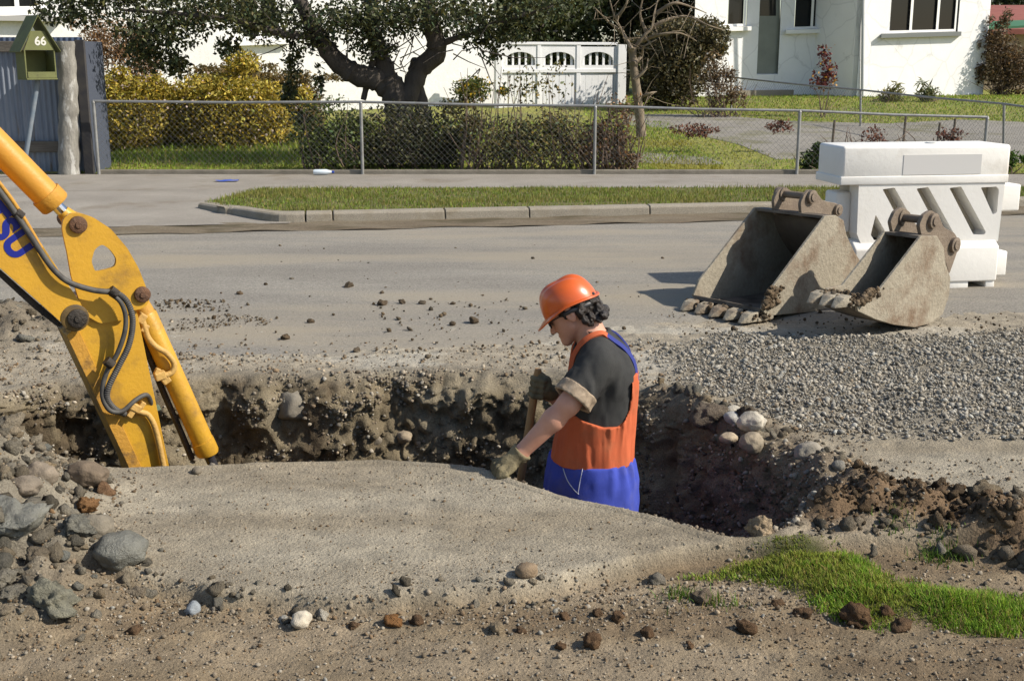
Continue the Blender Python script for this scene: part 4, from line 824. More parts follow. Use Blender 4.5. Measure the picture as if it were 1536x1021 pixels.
# clothing follows the body
pyof = lambda p: 510.5-F_PX*(((p[:, 2]-CAM_H)*CP+p[:, 1]*SP)/(p[:, 1]*CP-(p[:, 2]-CAM_H)*SP))
zpy = lambda py: P(890, py, WY).z
xpx = lambda px: P(px, 600, WY).x
EDX = np.array([xpx(v) for v in (800,832,842,852,870,900,922,932,939,943,980)]); EDZ = np.array([zpy(v) for v in (590,590,596,604,612,621,622,615,600,552,548)])
def wr_noise(p, amp, sc, seed): return amp*fbm(p*np.array(sc), 3, seed)
def sd_shirt(p):
    d = sd_torso(p, .010)-wr_noise(p, .007, (14, 14, 5), 5); d = smin(d, sd_cap(p, q_(896, 527, -.11), SL_+[0, 0, .005], .06, .074), .04); d = smin(d, sd_cap(p, q_(892, 527, .11), SR_, .06, .074), .04)
    for a, e in ((SL_, EL_), (SR_, ER_)):
        ax = (e-a)/np.linalg.norm(e-a); t_ = (p-a)@ax; s = sd_cap(p, a, a+ax*.20, .074, .078)-wr_noise(p, .006, (22, 22, 9), 9); s = np.maximum(s, t_-.145); d = smin(d, s, .03)
    neck = np.linalg.norm(p-q_(884, 502, 0), axis=1)-.074
    return np.maximum(np.maximum(d, -neck), zpy(650)-p[:, 2])
sdf_obj('t_shirt', sd_shirt, [-.1, WY-.40, zpy(655)], [.65, WY+.40, .65], .0065, SHIRT, PERS)
for nm, (a, e) in (('sleeve_cuff', (SL_, EL_)), ('sleeve_cuff', (SR_, ER_))):
    ax = (e-a)/np.linalg.norm(e-a)
    def sd_cuff(p, a=a, ax=ax):
        t_ = (p-a)@ax; rad = np.linalg.norm(p-a-t_[:, None]*ax, axis=1); return np.maximum(np.maximum(rad-.083-wr_noise(p, .004, (20, 20, 20), 3), .068-rad), np.abs(t_-.155)-.027)
    c = a+ax*.155; sdf_obj(nm, sd_cuff, c-.12, c+.12, .0055, CUFF, PERS)
def sd_bib(p):
    fold = .006*fbm(np.stack([p[:, 0]*26, p[:, 1]*26, p[:, 2]*5], 1), 3, 15)+.010*sstep(zpy(650), zpy(682), p[:, 2])*0
    d = sd_torso(p, .021)-fold-.008*sstep(zpy(652), zpy(676), p[:, 2])*0; ed = np.interp(p[:, 0], EDX, EDZ)
    return np.maximum(np.maximum(d, p[:, 2]-ed), zpy(684)-p[:, 2])
bib = sdf_obj('overalls_top', sd_bib, [-.05, WY-.25, zpy(700)], [.65, WY+.25, zpy(535)], .0055, ORNG, PERS)
def sd_trs(p):
    ang = np.arctan2(p[:, 1]-WY, p[:, 0]-np.interp(p[:, 2], zr, xr)); pl_ = .0065*np.sin(ang*19+2*vnoise(p*6, 3))*sstep(zpy(735), zpy(688), p[:, 2])*(np.abs(ang) < 1.3)
    d = sd_torso(p, .020)-pl_-wr_noise(p, .009, (9, 9, 6), 25)
    for hp, kn, an in LEGS: d = smin(d, sd_cap(p, hp, kn, .112, .085)-wr_noise(p, .01, (9, 9, 14), 27), .04); d = smin(d, sd_cap(p, kn, an, .085, .075)-wr_noise(p, .01, (9, 9, 14), 29), .04)
    return np.maximum(d, p[:, 2]-zpy(680))
trs = sdf_obj('trousers', sd_trs, [-.15, WY-.33, FLOOR+.05], [.7, WY+.33, zpy(672)], .0085, BLUE, PERS)
for hp, kn, an in LEGS:
    def sd_boot(p, an=an): return np.maximum(smin(sd_cap(p, an+[0, 0, .12], an-[0, 0, .03], .058, .055), sd_cap(p, an-[-.02, 0, .06], an-np.array([.17, 0, .065]), .05, .042), .03), FLOOR+.004-p[:, 2])
    sdf_obj('boot', sd_boot, an-[.3, .12, .14], an+[.15, .12, .22], .009, mat('boot_leather', (.05, .035, .025, 1), rough=.7), PERS)
def strap(pts, wd, m, name, parent):
    c = catmull([Vector(p) for p in pts], 6); b = MB(); V = []; ctr = Vector((xpx(898), WY, zpy(560)))
    for i, p in enumerate(c):
        t_ = (c[min(i+1, len(c)-1)]-c[max(i-1, 0)]).normalized(); n_ = (p-ctr); n_ = (n_-t_*n_.dot(t_)).normalized(); s = t_.cross(n_)
        for a_, o_ in ((-wd, -.003), (wd, -.003), (wd, .005), (-wd, .005)): V.append(p+s*a_+n_*o_)
    Fs = [(0, 1, 2, 3), tuple(len(V)-4+j for j in (3, 2, 1, 0))]
    for i in range(len(c)-1):
        for j in range(4): Fs.append((i*4+j, i*4+(j+1) % 4, (i+1)*4+(j+1) % 4, (i+1)*4+j))
    b.add(V, Fs); b.build(name, m, parent, smooth=True)
def on_shirt(px, py, dy):                      # march towards the shirt surface along the view ray
    d = np.array(ray(px, py)); d /= np.linalg.norm(d); o = np.array([0, 0, CAM_H]); t_ = 4.2
    for _ in range(80):
        p = o+d*t_; v = float(sd_shirt(p[None])[0]); t_ += max(v*.6, .0005) if v > 0 else v*.6
        if t_ > 5.6: break
    return p if t_ < 5.6 else q_(px, py, dy)
def fit(L_):
    out = []
    for (a, c, dy) in L_:
        p = q_(a, c, dy); 
        for _ in range(25):
            e = 1e-3; g = np.array([sd_shirt((p+np.eye(3)[k]*e)[None])[0]-sd_shirt((p-np.eye(3)[k]*e)[None])[0] for k in range(3)]); g /= np.linalg.norm(g)+1e-9; p = p-g*(float(sd_shirt(p[None])[0])-.004)*.8
        out.append(p)
    return out
for s_ in (-1, 1):
    strap(fit([(948,572,.07*s_),(945,545,.08*s_),(936,524,.085*s_),(922,508,.09*s_),(912,502,.095*s_)]), .012, NAVY, 'strap', bib)
    strap(fit([(914,503,.095*s_),(903,499,.1*s_),(888,504,.11*s_),(872,516,.11*s_),(858,538,.1*s_),(848,568,.09*s_)]), .013, ORNG, 'strap', bib)
def seam(L_, m, parent, r_=.0022):
    out = []
    for (a, c) in L_:
        d = np.array(ray(a, c)); d /= np.linalg.norm(d); o = np.array([0, 0, CAM_H]); t_ = 4.3
        for _ in range(70): p = o+d*t_; v = float(sd_trs(p[None])[0]); t_ += v*.6
        out.append(Vector(p-d*.001))
    b = MB(); b.tube(catmull(out, 4), r_, 5); b.build('piping', m, parent)
PIP = mat('pale_piping', (.42, .43, .5, 1), rough=.9)
seam([(842,688),(845,703),(851,720),(860,733),(868,741)], PIP, trs); seam([(876,686),(874,702),(870,722),(867,740)], PIP, trs, .0016)
# hard hat
HATM = mat('orange_hat_shell', (0.63, 0.115, 0.018, 1), (0.56, 0.095, 0.015, 1), 5, 0.32, 0.0, spec=.5, coat=.25, dirt=(.42, .09, .02, 1), dscale=9, dth=(.62, .75))
def hat_pt(a, v, inner=0.0):
    """v 0 = rim, 1 = crown"""
    ph = v*math.pi/2; k = math.cos(ph)**0.75; f_, s_ = math.cos(a)*(.118-inner)*k-.005, math.sin(a)*(.101-inner)*k; u_ = (.119-inner)*math.sin(ph)**0.95
    rd = .010*math.exp(-(s_/.014)**2)*sstep(.0, .5, np.array(v))+.005*math.exp(-((abs(s_)-.045)/.010)**2)*float(sstep(.2, .6, np.array(v)))
    return f_, s_, u_+float(rd)*(1 if not inner else 0)+rim_u(f_, a)*(1-v)
def rim_u(f_, a): return .026*(1-min(1, (f_/.125)**2))+.006
NA, NV = 64, 18; rows = []
def row(fn): rows.append([Vector(hl(*fn(2*math.pi*i/NA))) for i in range(NA)])
def brim(ext, dz_):
    def fn(a):
        f_, s_, u_ = hat_pt(a, 0); vis = max(0, math.cos(a))**1.6; k = ext*(.010+.036*vis); n_ = math.hypot(math.cos(a), math.sin(a))
        return f_+math.cos(a)*k, s_+math.sin(a)*k, u_-ext*(.006+.020*vis)+dz_
    return fn
for j in range(NV, -1, -1): row(lambda a, j=j: hat_pt(a, min(j/NV, .999), .004))
row(brim(.5, -.003)); row(brim(1, -.003)); row(brim(1.03, 0)); row(brim(1, .003)); row(brim(.5, .003)); row(brim(.12, .002))
for j in range(0, NV+1): row(lambda a, j=j: hat_pt(a, min(j/NV, .999)))
V = [p for r_ in rows for p in r_]; Fs = []
for i in range(len(rows)-1):
    for k in range(NA): Fs.append((i*NA+k, i*NA+(k+1) % NA, (i+1)*NA+(k+1) % NA, (i+1)*NA+k))
b = MB(); b.add(V, Fs); hat = b.build('hard_hat', HATM, PERS, smooth=True)
b = MB(); b.tube([Vector(hl(math.cos(a)*.100-.008, math.sin(a)*.088, .004-.018*(math.cos(a) < 0)*abs(math.cos(a)))) for a in np.linspace(R(75), R(285), 26)], .010, 8); b.build('headband', mat('black_webbing', (.025, .025, .028, 1), rough=.4, spec=.6), hat, smooth=True)
# hair: cap and curls
rh = np.random.default_rng(12); curls = []
for _ in range(120):
    a = rh.uniform(R(62), R(298)); u = rh.uniform(-.085, .015); k = 1.0-.25*max(0, (-u-.03)/.06); f_ = math.cos(a)*.104*k-.010; s_ = math.sin(a)*.084*k
    if f_ > -.034: continue
    curls.append(((f_, s_, u), rh.uniform(.009, .017)))
for _ in range(26): curls.append(((rh.uniform(-.128, -.085), rh.uniform(-.05, .05), rh.uniform(-.088, -.05)), rh.uniform(.008, .014)))
def sd_hair(p):
    q = (p-HC)@HM; d = np.maximum(sd_ell(q, (-.018, 0, .022), (.1, .084, .098)), q[:, 0]-.045*(q[:, 2] > -.005)+.02*(q[:, 2] <= -.005)); d = np.maximum(d, -.075-q[:, 2])
    for s in (1, -1): d = smin(d, sd_cap(q, (.022, .075*s, .02), (.022, .075*s, -.015), .011, .006), .01)
    for c, r_ in curls: d = smin(d, np.linalg.norm((q-np.array(c))*np.array([1, 1, .8]), axis=1)-r_, .006)
    return d+.0035*vnoise(q*np.array([160, 160, 60]), 4)
sdf_obj('hair', sd_hair, HC-.17, HC+.17, .0042, mat('dark_hair', (.012, .009, .008, 1), (.03, .021, .016, 1), 40, .38, .5, 160, spec=.5), PERS)
b = MB()
for s in (1, -1):
    b.prism([Vector(hl(.1, s*x_, u_)) for x_, u_ in ((.008, .002), (.056, .004), (.06, -.012), (.048, -.027), (.02, -.026), (.008, -.012))], [Vector(hl(.107-abs(x_)*.25, s*x_, u_)) for x_, u_ in ((.008, .002), (.056, .004), (.06, -.012), (.048, -.027), (.02, -.026), (.008, -.012))])
    b.tube([Vector(hl(.096, s*.060, 0)), Vector(hl(.05, s*.076, .002)), Vector(hl(.0, s*.082, .002))], .003, 6)
b.build('sunglasses', mat('dark_lens', (.012, .012, .014, 1), rough=.12, spec=.6), PERS)
# gloves
def fist_L(p):
    c = q_(757, 699, -.24); d_ = (WL_-EL_)/np.linalg.norm(WL_-EL_); d = sd_ell(p, c+[.008, 0, .006], (.037, .040, .034)); rowv = np.array([.30, -.92, -.10]); rowv /= np.linalg.norm(rowv); fw = np.array([-.86, -.28, -.30]); fw /= np.linalg.norm(fw)
    for k, L_ in enumerate((.9, 1.0, .97, .85)):
        kn = c+rowv*(k-1.5)*.026*-1+fw*.034*L_+np.array([0, 0, .014]); m_ = kn+np.array([-.006, 0, -.034])*L_; tp = m_+np.array([.036, .006, -.006])*L_
        f = np.minimum(sd_cap(p, c+rowv*(k-1.5)*-.02+[0, 0, .014], kn, .0135, .0145), np.minimum(sd_cap(p, kn, m_, .0145, .0135), sd_cap(p, m_, tp, .0135, .012))); d = smin(d, f, .003)
    th0 = c+np.array([.030, -.030, .004]); th1 = c+np.array([.006, -.052, -.014]); th2 = c+np.array([-.020, -.050, -.028]); d = smin(d, np.minimum(sd_cap(p, th0, th1, .017, .0145), sd_cap(p, th1, th2, .0145, .012)), .005)
    d = smin(d, sd_cap(p, c+[.02, 0, .016], WL_+d_*.005, .036, .036), .012); t_ = (p-WL_)@(-d_); d = smin(d, np.maximum(np.abs(t_-.004)-.014, np.linalg.norm(p-WL_-np.outer((p-WL_)@d_, d_), axis=1)-.042), .006)
    return np.maximum(d-.0022*fbm(p*70, 2, 3), .002-p[:, 2])
c = q_(757, 699, -.24); sdf_obj('glove', fist_L, c-.10, c+.13, .0042, GLOV, PERS)
SH0, SH1 = q_(806, 563, .17), q_(784, 700, .17); sdir = (SH1-SH0)/np.linalg.norm(SH1-SH0)
def hand_R(p):
    c = q_(808, 580, .17); ex = np.array([1, 0, 0])-sdir*sdir[0]; ex /= np.linalg.norm(ex); ey = np.cross(sdir, ex); ey = ey if ey[1] < 0 else -ey
    d = sd_ell(p, c+ex*.030-sdir*.004, (.021, .030, .047)); d = smin(d, sd_cap(p, c+ex*.030-sdir*.030, c-ex*.004-sdir*.050, .020, .018), .012)
    for k in range(4):
        z_ = sdir*(-.036+.0235*k); r_ = .030; a = [c+z_+ex*r_*.9+ey*.012, c+z_+ex*r_*.5+ey*r_*1.0, c+z_-ex*r_*.55+ey*r_*.95, c+z_-ex*r_*1.0-ey*.002, c+z_-ex*r_*.55-ey*.02]
        for i in range(4): d = smin(d, sd_cap(p, a[i], a[i+1], .0135-.0006*i, .013-.0006*i), .0035)
    d = smin(d, sd_cap(p, c+ex*.03-sdir*.03-ey*.01, c-ex*.012-sdir*.052-ey*.012, .015, .012), .006); d = smin(d, sd_cap(p, c+ex*.036+sdir*.01, WR_+[.012, 0, -.002], .031, .036), .015)
    return d-.002*fbm(p*70, 2, 5)
c = q_(808, 580, .17); sdf_obj('glove', hand_R, c-.12, c+.13, .0042, GLOV, PERS)
# shovel
SHV = empty('shovel', (SH0[0], SH0[1], FLOOR), label='wooden handled shovel gripped upright in the worker\'s gloved hand', category='shovel')
bot = SH0+sdir*((SH0[2]-(FLOOR+.30))/-sdir[2]); tip = SH0+sdir*((SH0[2]-(FLOOR+.02))/-sdir[2])
WOODH = mat('worn_ash_handle', (.36, .22, .10, 1), (.27, .15, .06, 1), 8, .55, .2, 60, stretch=(6, 6, .6))
b = MB(); b.tube([Vector(SH0-sdir*.03), Vector(SH0), Vector(SH0+sdir*.4), Vector(bot)], [.014, .0175, .017, .019], 14); b.build('handle', WOODH, SHV, smooth=True)
ex = np.array([0, 1, 0.]); fn = np.cross(sdir, ex); V = []; Fs = []
for i, t_ in enumerate(np.linspace(0, 1, 8)):
    c = bot+(tip-bot)*t_; wd = .11*(1 if t_ < .6 else math.sqrt(max(.02, 1-((t_-.6)/.42)**2)))*min(1, .35+t_*4)
    for s in np.linspace(-1, 1, 7): V.append(c+ex*wd*s+fn*.03*s*s*(1-.4*t_))
n0 = len(V); V += [v+fn*.003 for v in V]
for i in range(7):
    for j in range(6): a = i*7+j; Fs += [(a, a+1, a+8, a+7), (n0+a, n0+a+7, n0+a+8, n0+a+1)]
b = MB(); b.add(V, Fs); b.build('blade', DKR, SHV, smooth=True)
# ================================================================== FENCES
GALV = mat('galvanised_pipe', (0.34, 0.34, 0.33, 1), (0.24, 0.235, 0.22, 1), 12, 0.5, 0.1, 50, metal=.5)
WIRE = mat('fence_wire', (0.22, 0.215, 0.2, 1), rough=.6, metal=.4)
def mesh_panel(p0, p1, t0, t1, parent, pitch=.075):
    p0, p1, t0, t1 = map(Vector, (p0, p1, t0, t1)); L_ = (p1-p0).length; n = int(L_/pitch); b = MB(); hgt = ((t0-p0).length+(t1-p1).length)/2
    def at(u, v): u = min(max(u, 0), 1); return p0.lerp(p1, u).lerp(t0.lerp(t1, u), v)
    k = hgt/L_
    for sgn in (1, -1):
        for i in range(-int(hgt/pitch)-1, n+int(hgt/pitch)+2):
            u0 = i/n; u1 = u0+sgn*k; v0, v1 = 0.0, 1.0
            lo_, hi_ = (u0, u1) if u0 < u1 else (u1, u0)
            if hi_ <= 0 or lo_ >= 1: continue
            def clip(u): return (u-u0)/(u1-u0)
            ca, cb = clip(0), clip(1); va, vb = max(0, min(ca, cb)), min(1, max(ca, cb))
            if vb-va < .02: continue
            b.tube([at(u0+(u1-u0)*va, va), at(u0+(u1-u0)*vb, vb)], .0014, 3, cap=False)
    b.build('wire_mesh', WIRE, parent)
def wire_fence(label, posts, r_=.022):
    root = empty('wire_fence', posts[0][0], label=label, category='fence')
    for i, (p, t_) in enumerate(posts):
        b = MB(); b.tube([p-Vector((0, 0, .1)), t_], r_, 10); b.tube([t_-Vector((0, 0, .02)), t_+Vector((0, 0, .012))], [r_*1.25, r_*.8], 10); b.build('post', GALV, root, smooth=True)
    for (p, t_), (p2, t2) in zip(posts[:-1], posts[1:]):
        b = MB(); m_ = t_.lerp(t2, .5)-Vector((0, 0, .012)); b.tube([t_, m_, t2], r_*.85, 10); b.build('top_rail', GALV, root, smooth=True)
        mesh_panel(p+Vector((0, 0, .05)), p2+Vector((0, 0, .05)), t_, t2, root)
    return root
FY = FENCE_Y+.01
def fpost(px, top): p = P(px, top, FY); return (Vector((p.x, FY, ZP+.09)), p)
wire_fence('galvanised chain link fence with pipe rail along the footpath', [fpost(140, 152), fpost(541, 153), fpost(893, 159), fpost(1200, 166), fpost(1481, 176)])
def gpost(px, py, top): g = GH(px, py); t_ = P(px, top, g.y); return (g, t_)
wire_fence('chain link fence slanting past the driveway towards the white house', [gpost(905, 152, 103), gpost(1097, 163, 116), gpost(1291, 190, 135), gpost(1506, 232, 156), gpost(1640, 262, 172)], .02)
for k, (px, py, t_) in enumerate([(1247, 226, 180), (1354, 222, 172), (1428, 218, 178), (1405, 220, 184)]):
    g = GH(px, py); p = P(px+5, t_, g.y); b = MB(); b.tube([g-Vector((0, 0, .1)), p], .02, 7)
    b.build('garden_stake', mat('stake_wood', (.09, .075, .055, 1), (.15, .12, .09, 1), 20, .9), label='dark leaning garden stake beside the driveway', category='stake', group='stakes by the driveway')
# ================================================================== CORRUGATED FENCE, LETTERBOX
IRON = mat('weathered_iron', (0.17, 0.20, 0.25, 1), (0.235, 0.26, 0.30, 1), 2.2, 0.6, 0.2, 40, metal=.25, dirt=(.16, .13, .10, 1), dscale=2.5, dth=(.56, .72), stretch=(5, 1, .7))
OLDW = mat('grey_timber', (0.17, 0.15, 0.12, 1), (0.10, 0.085, 0.07, 1), 7, .95, .5, 40, stretch=(.6, 1, 5))
CF = empty('corrugated_fence', (P(60, 250, FY).x, FY+.2, ZP), label='blue grey corrugated iron fence with timber rails and a rough post', category='fence')
xa, xb = P(-160, 150, FY+.25).x, P(121, 150, FY+.25).x; zt, zb = P(60, 74, FY+.25).z, ZP+.02
def corr(x0, x1, y_, z0, z1, name, parent, m, amp=.011, pitch=.076, nz_=2):
    n = int((x1-x0)/pitch*8); V = []; xs_ = np.linspace(x0, x1, n)
    for zz in (z0, z1):
        for x_ in xs_: V.append((x_, y_+amp*math.sin(2*math.pi*(x_-x0)/pitch), zz))
    Fs = [(i, i+1, n+i+1, n+i) for i in range(n-1)]; b = MB(); b.add(V, Fs); return b.build(name, m, parent, smooth=True)
for k in range(3): w_ = (xb-xa)/3; corr(xa+k*w_, xa+(k+1)*w_+.04, FY+.25-.004*k, zb, zt+.02*k, 'iron_sheet', CF, IRON)
for a, c_ in ((62, 78), (212, 228)):
    b = MB(); b.box(xa, xb-.05, FY+.18, FY+.235, P(60, c_, FY+.2).z, P(60, a, FY+.2).z); b.build('rail', OLDW, CF, bevel=.005, seg=1)
corr(xa, xb+.1, FY+.22, P(60, 74, FY+.22).z, P(60, 56, FY+.22).z, 'capping', CF, mat('blue_iron', (.07, .10, .17, 1), (.11, .135, .19, 1), 3, .6, metal=.2), .006)
V0 = [P(104, 268, FY+.05), P(103, 200, FY+.05), P(102, 130, FY+.05), P(98, 62, FY+.05)]; b = MB(); c_ = catmull(V0, 8)
b.tube(c_, [.145-.035*i/len(c_)+.008*math.sin(i*1.7) for i in range(len(c_))], 20); b.build('strainer_post', mat('lichen_post', (.30, .285, .25, 1), (.16, .15, .13, 1), 9, .95, .9, 26, dirt=(.42, .41, .38, 1), dscale=8, dth=(.55, .62), stretch=(1, 1, .4)), CF, smooth=True)
b = MB(); b.box(P(118, 150, FY+.1).x, P(132, 150, FY+.1).x, FY+.10, FY+.16, ZP-.05, P(120, 60, FY+.1).z); b.build('end_board', mat('dark_timber', (.035, .035, .04, 1), (.06, .055, .05, 1), 9, .9), CF, bevel=.005, seg=1)
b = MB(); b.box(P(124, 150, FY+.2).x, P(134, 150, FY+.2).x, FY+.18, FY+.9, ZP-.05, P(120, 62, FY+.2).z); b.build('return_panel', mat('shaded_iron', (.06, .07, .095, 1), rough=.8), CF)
LG = mat('olive_paint', (0.145, 0.155, 0.055, 1), (0.11, 0.115, 0.045, 1), 6, .7, .2, 60, dirt=(.07, .065, .035, 1), dscale=5, dth=(.58, .7))
lb = P(56, 121, FY-.35); LB = empty('letterbox', (lb.x-.18, lb.y, ZP), label='olive green house shaped letterbox numbered 66 on a leaning pole', category='letterbox')
la = R(42); le = Vector((math.cos(la), math.sin(la), 0)); ln = Vector((math.sin(la), -math.cos(la), 0)); lo_ = P(63, 120, FY-.5); s_ = lambda e, n_, z: lo_+le*e+ln*n_+Vector((0, 0, z)); hw, hd, hh = .20, .30, .37
def lbox(name, e0, e1, n0, n1, z0, z1, parent=LB, m=LG):
    V = [s_(e, n_, z) for e in (e0, e1) for n_ in (n0, n1) for z in (z0, z1)]; b = MB(); b.add(V, [(0,1,3,2),(4,6,7,5),(0,4,5,1),(2,3,7,6),(0,2,6,4),(1,5,7,3)]); return b.build(name, m, parent, bevel=.004, seg=1)
lbox('floor_board', -hw, hw, -hd, .02, 0, .02); lbox('side_board', -hw, -hw+.02, -hd, 0, .02, hh); lbox('side_board', hw-.02, hw, -hd, 0, .02, hh); lbox('back_board', -hw+.021, hw-.021, -hd, -hd+.02, .021, hh); lbox('front_lip', -hw+.021, hw-.021, -.02, .012, .021, .10)
b = MB(); fr = [s_(-hw, 0, hh), s_(hw, 0, hh), s_(hw*.92, 0, hh+.03), s_(.09, 0, hh+.24), s_(-.09, 0, hh+.24), s_(-hw*.92, 0, hh+.03)]; b.prism(fr, [p-ln*.02 for p in fr]); gab = b.build('gable_board', LG, LB, bevel=.003, seg=1)
for sg in (-1, 1):
    b = MB(); r0, r1 = s_(sg*.0, .05, hh+.42), s_(sg*(hw+.06), .05, hh-.03); dd = -ln*(hd+.10); up = Vector((0, 0, .018)); b.prism([r0, r1, r1+dd, r0+dd], [p+up for p in (r0, r1, r1+dd, r0+dd)]); b.build('roof_board', LG, LB, bevel=.003, seg=1)
fc = bpy.data.curves.new('number', 'FONT'); fc.body = '66'; fc.size = .15; fc.offset = .004; fc.align_x = 'CENTER'; fo = bpy.data.objects.new('number_src', fc); COL.objects.link(fo); bpy.context.view_layer.update()
me = bpy.data.meshes.new_from_object(fo.evaluated_get(bpy.context.evaluated_depsgraph_get())); bpy.data.objects.remove(fo)
for v in me.vertices: v.co = s_(v.co.x+.02, .004, hh+.065+v.co.y)
link('number', me, mat('white_number', (.55, .54, .48, 1), rough=.6), gab)
b = MB(); b.tube([s_(0, -.14, .0), P(36, 228, FY-.42)-Vector((0, 0, .12))], .032, 10); b.build('pole', mat('grey_pole', (.13, .17, .21, 1), (.2, .22, .24, 1), 8, .7), LB, smooth=True)
# ================================================================== HOUSES
STUC = mat('white_stucco', (0.82, 0.81, 0.78, 1), (0.74, 0.73, 0.70, 1), 1.5, .9, .35, 60, fine=(.93, 1.04), fscale=18)
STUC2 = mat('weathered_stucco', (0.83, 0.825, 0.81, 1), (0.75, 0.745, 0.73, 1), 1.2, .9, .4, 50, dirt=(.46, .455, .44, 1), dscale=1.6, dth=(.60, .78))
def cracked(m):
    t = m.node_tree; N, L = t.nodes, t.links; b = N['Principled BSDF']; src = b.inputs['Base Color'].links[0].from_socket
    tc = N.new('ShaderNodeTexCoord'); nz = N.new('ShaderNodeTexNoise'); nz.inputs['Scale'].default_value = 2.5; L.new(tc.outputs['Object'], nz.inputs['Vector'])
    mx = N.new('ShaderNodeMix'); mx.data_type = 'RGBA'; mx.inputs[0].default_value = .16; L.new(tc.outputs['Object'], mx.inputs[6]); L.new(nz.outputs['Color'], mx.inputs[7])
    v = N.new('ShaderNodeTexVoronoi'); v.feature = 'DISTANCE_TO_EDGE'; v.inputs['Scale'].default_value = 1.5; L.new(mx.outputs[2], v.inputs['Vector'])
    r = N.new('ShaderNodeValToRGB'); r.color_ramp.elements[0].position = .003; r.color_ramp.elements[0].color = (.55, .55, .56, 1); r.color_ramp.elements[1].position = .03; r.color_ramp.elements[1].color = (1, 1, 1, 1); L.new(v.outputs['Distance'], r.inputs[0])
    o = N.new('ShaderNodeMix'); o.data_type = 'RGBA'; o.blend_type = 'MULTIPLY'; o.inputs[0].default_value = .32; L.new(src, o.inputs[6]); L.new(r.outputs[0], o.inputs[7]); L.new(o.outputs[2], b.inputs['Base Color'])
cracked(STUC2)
WFR = mat('white_window_paint', (.8, .79, .76, 1), rough=.6); GLASS = mat('dark_glass', (.010, .011, .012, 1), rough=.06, spec=.25); ROOFM = mat('grey_roof', (.16, .15, .145, 1), (.22, .2, .19, 1), 3, .8)
def window(root, px0, px1, py0, py1, pl, bars, sill=True):
    """frame, panes and sill set into a wall opening; pl(px,py,off) -> point on the wall plane"""
    n_ = (pl(px0, py0, 1)-pl(px0, py0, 0)); c = [pl(px0, py0, -.06), pl(px1, py0, -.06), pl(px1, py1, -.06), pl(px0, py1, -.06)]; fw = (pl(px1, py1, 0)-pl(px0, py1, 0)).length
    ev = (c[1]-c[0]).normalized(); uv = Vector((0, 0, 1)); W_, H_ = (c[2]-c[3]).length, c[0].z-c[3].z; o = c[3]; t_ = .055
    win = MB()
    def bar(a0, a1, z0, z1, d0=-.02, d1=.05):
        V = [o+ev*a+uv*z+n_*d for a in (a0, a1) for d in (d0, d1) for z in (z0, z1)]; win.add(V, [(0,1,3,2),(4,6,7,5),(0,4,5,1),(2,3,7,6),(0,2,6,4),(1,5,7,3)])
    bar(0, t_, 0, H_); bar(W_-t_, W_, 0, H_); bar(t_, W_-t_, 0, t_); bar(t_, W_-t_, H_-t_, H_)
    xs_ = [t_]+[W_*f for f in bars]+[W_-t_]
    for f in bars: bar(W_*f-.04, W_*f+.04, t_, H_-t_)
    fr_ = win.build('window_frame', WFR, root)
    for a0, a1 in zip(xs_[:-1], xs_[1:]):
        b = MB(); V = [o+ev*a+uv*z+n_*d for a in (a0+.02, a1-.02) for d in (-.012, -.004) for z in (t_*.9, H_-t_*.9)]; b.add(V, [(0,1,3,2),(4,6,7,5),(0,4,5,1),(2,3,7,6),(0,2,6,4),(1,5,7,3)]); b.build('pane', GLASS, fr_)
    if sill:
        b = MB(); V = [o+ev*a+uv*z+n_*d for a in (-.18, W_+.18) for d in (-.02, .2) for z in (-.10, -.005)]; b.add(V, [(0,1,3,2),(4,6,7,5),(0,4,5,1),(2,3,7,6),(0,2,6,4),(1,5,7,3)]); b.build('sill', WFR if sill == 1 else mat('dark_sill', (.16, .17, .165, 1), rough=.8), fr_)
def wall(root, name, pl, px0, px1, py0, py1, holes, m, off=0.0, thick=.18):
    n_ = (pl(px0, py0, 1)-pl(px0, py0, 0)); 
    def rect(a, c, e, d): x0, x1 = pl(a, 90, off), pl(c, 90, off); z1, z0 = pl((a+c)/2, e, off).z, pl((a+c)/2, d, off).z; return [Vector((x0.x, x0.y, z1)), Vector((x1.x, x1.y, z1)), Vector((x1.x, x1.y, z0)), Vector((x0.x, x0.y, z0))]
    b = MB(); plate(b, rect(px0, px1, py0, py1), [rect(*h) for h in holes], -n_*thick); return b.build(name, m, root)
HO = P(1290, 145, 30.0); HTH = R(24); hpl = lambda a, c, off=0: PL(a, c, HO, HTH, off)
HR = empty('white_house', (HO.x, HO.y, .6), label='white stuccoed house with projecting wing, door and casement windows', category='house')
REC = -1.7
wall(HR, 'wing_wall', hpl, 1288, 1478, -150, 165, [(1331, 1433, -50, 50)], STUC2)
window(HR, 1331, 1433, -50, 50, hpl, (.33, .72), 2)
h2 = lambda a, c, off=0: hpl(a, c, off+REC)
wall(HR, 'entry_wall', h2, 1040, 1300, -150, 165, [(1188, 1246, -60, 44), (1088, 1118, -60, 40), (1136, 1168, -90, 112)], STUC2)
window(HR, 1188, 1246, -60, 44, h2, (.5,), 1); window(HR, 1088, 1118, -60, 40, h2, (), 1)
b = MB(); a0, a1, a2, a3 = h2(1134, -90, -.10), h2(1170, -90, -.10), h2(1170, 112, -.10), h2(1134, 112, -.10); n_ = Vector((math.sin(HTH), -math.cos(HTH), 0)); b.prism([a0, a1, a2, a3], [p-n_*.05 for p in (a0, a1, a2, a3)]); dr = b.build('door', mat('grey_green_door', (.22, .235, .20, 1), (.18, .19, .165, 1), 3, .6), HR)
b = MB(); a0, a1, a2, a3 = h2(1140, -60, -.09), h2(1164, -60, -.09), h2(1164, 24, -.09), h2(1140, 24, -.09); b.prism([a0, a1, a2, a3], [p-n_*.02 for p in (a0, a1, a2, a3)]); b.build('pane', GLASS, dr)
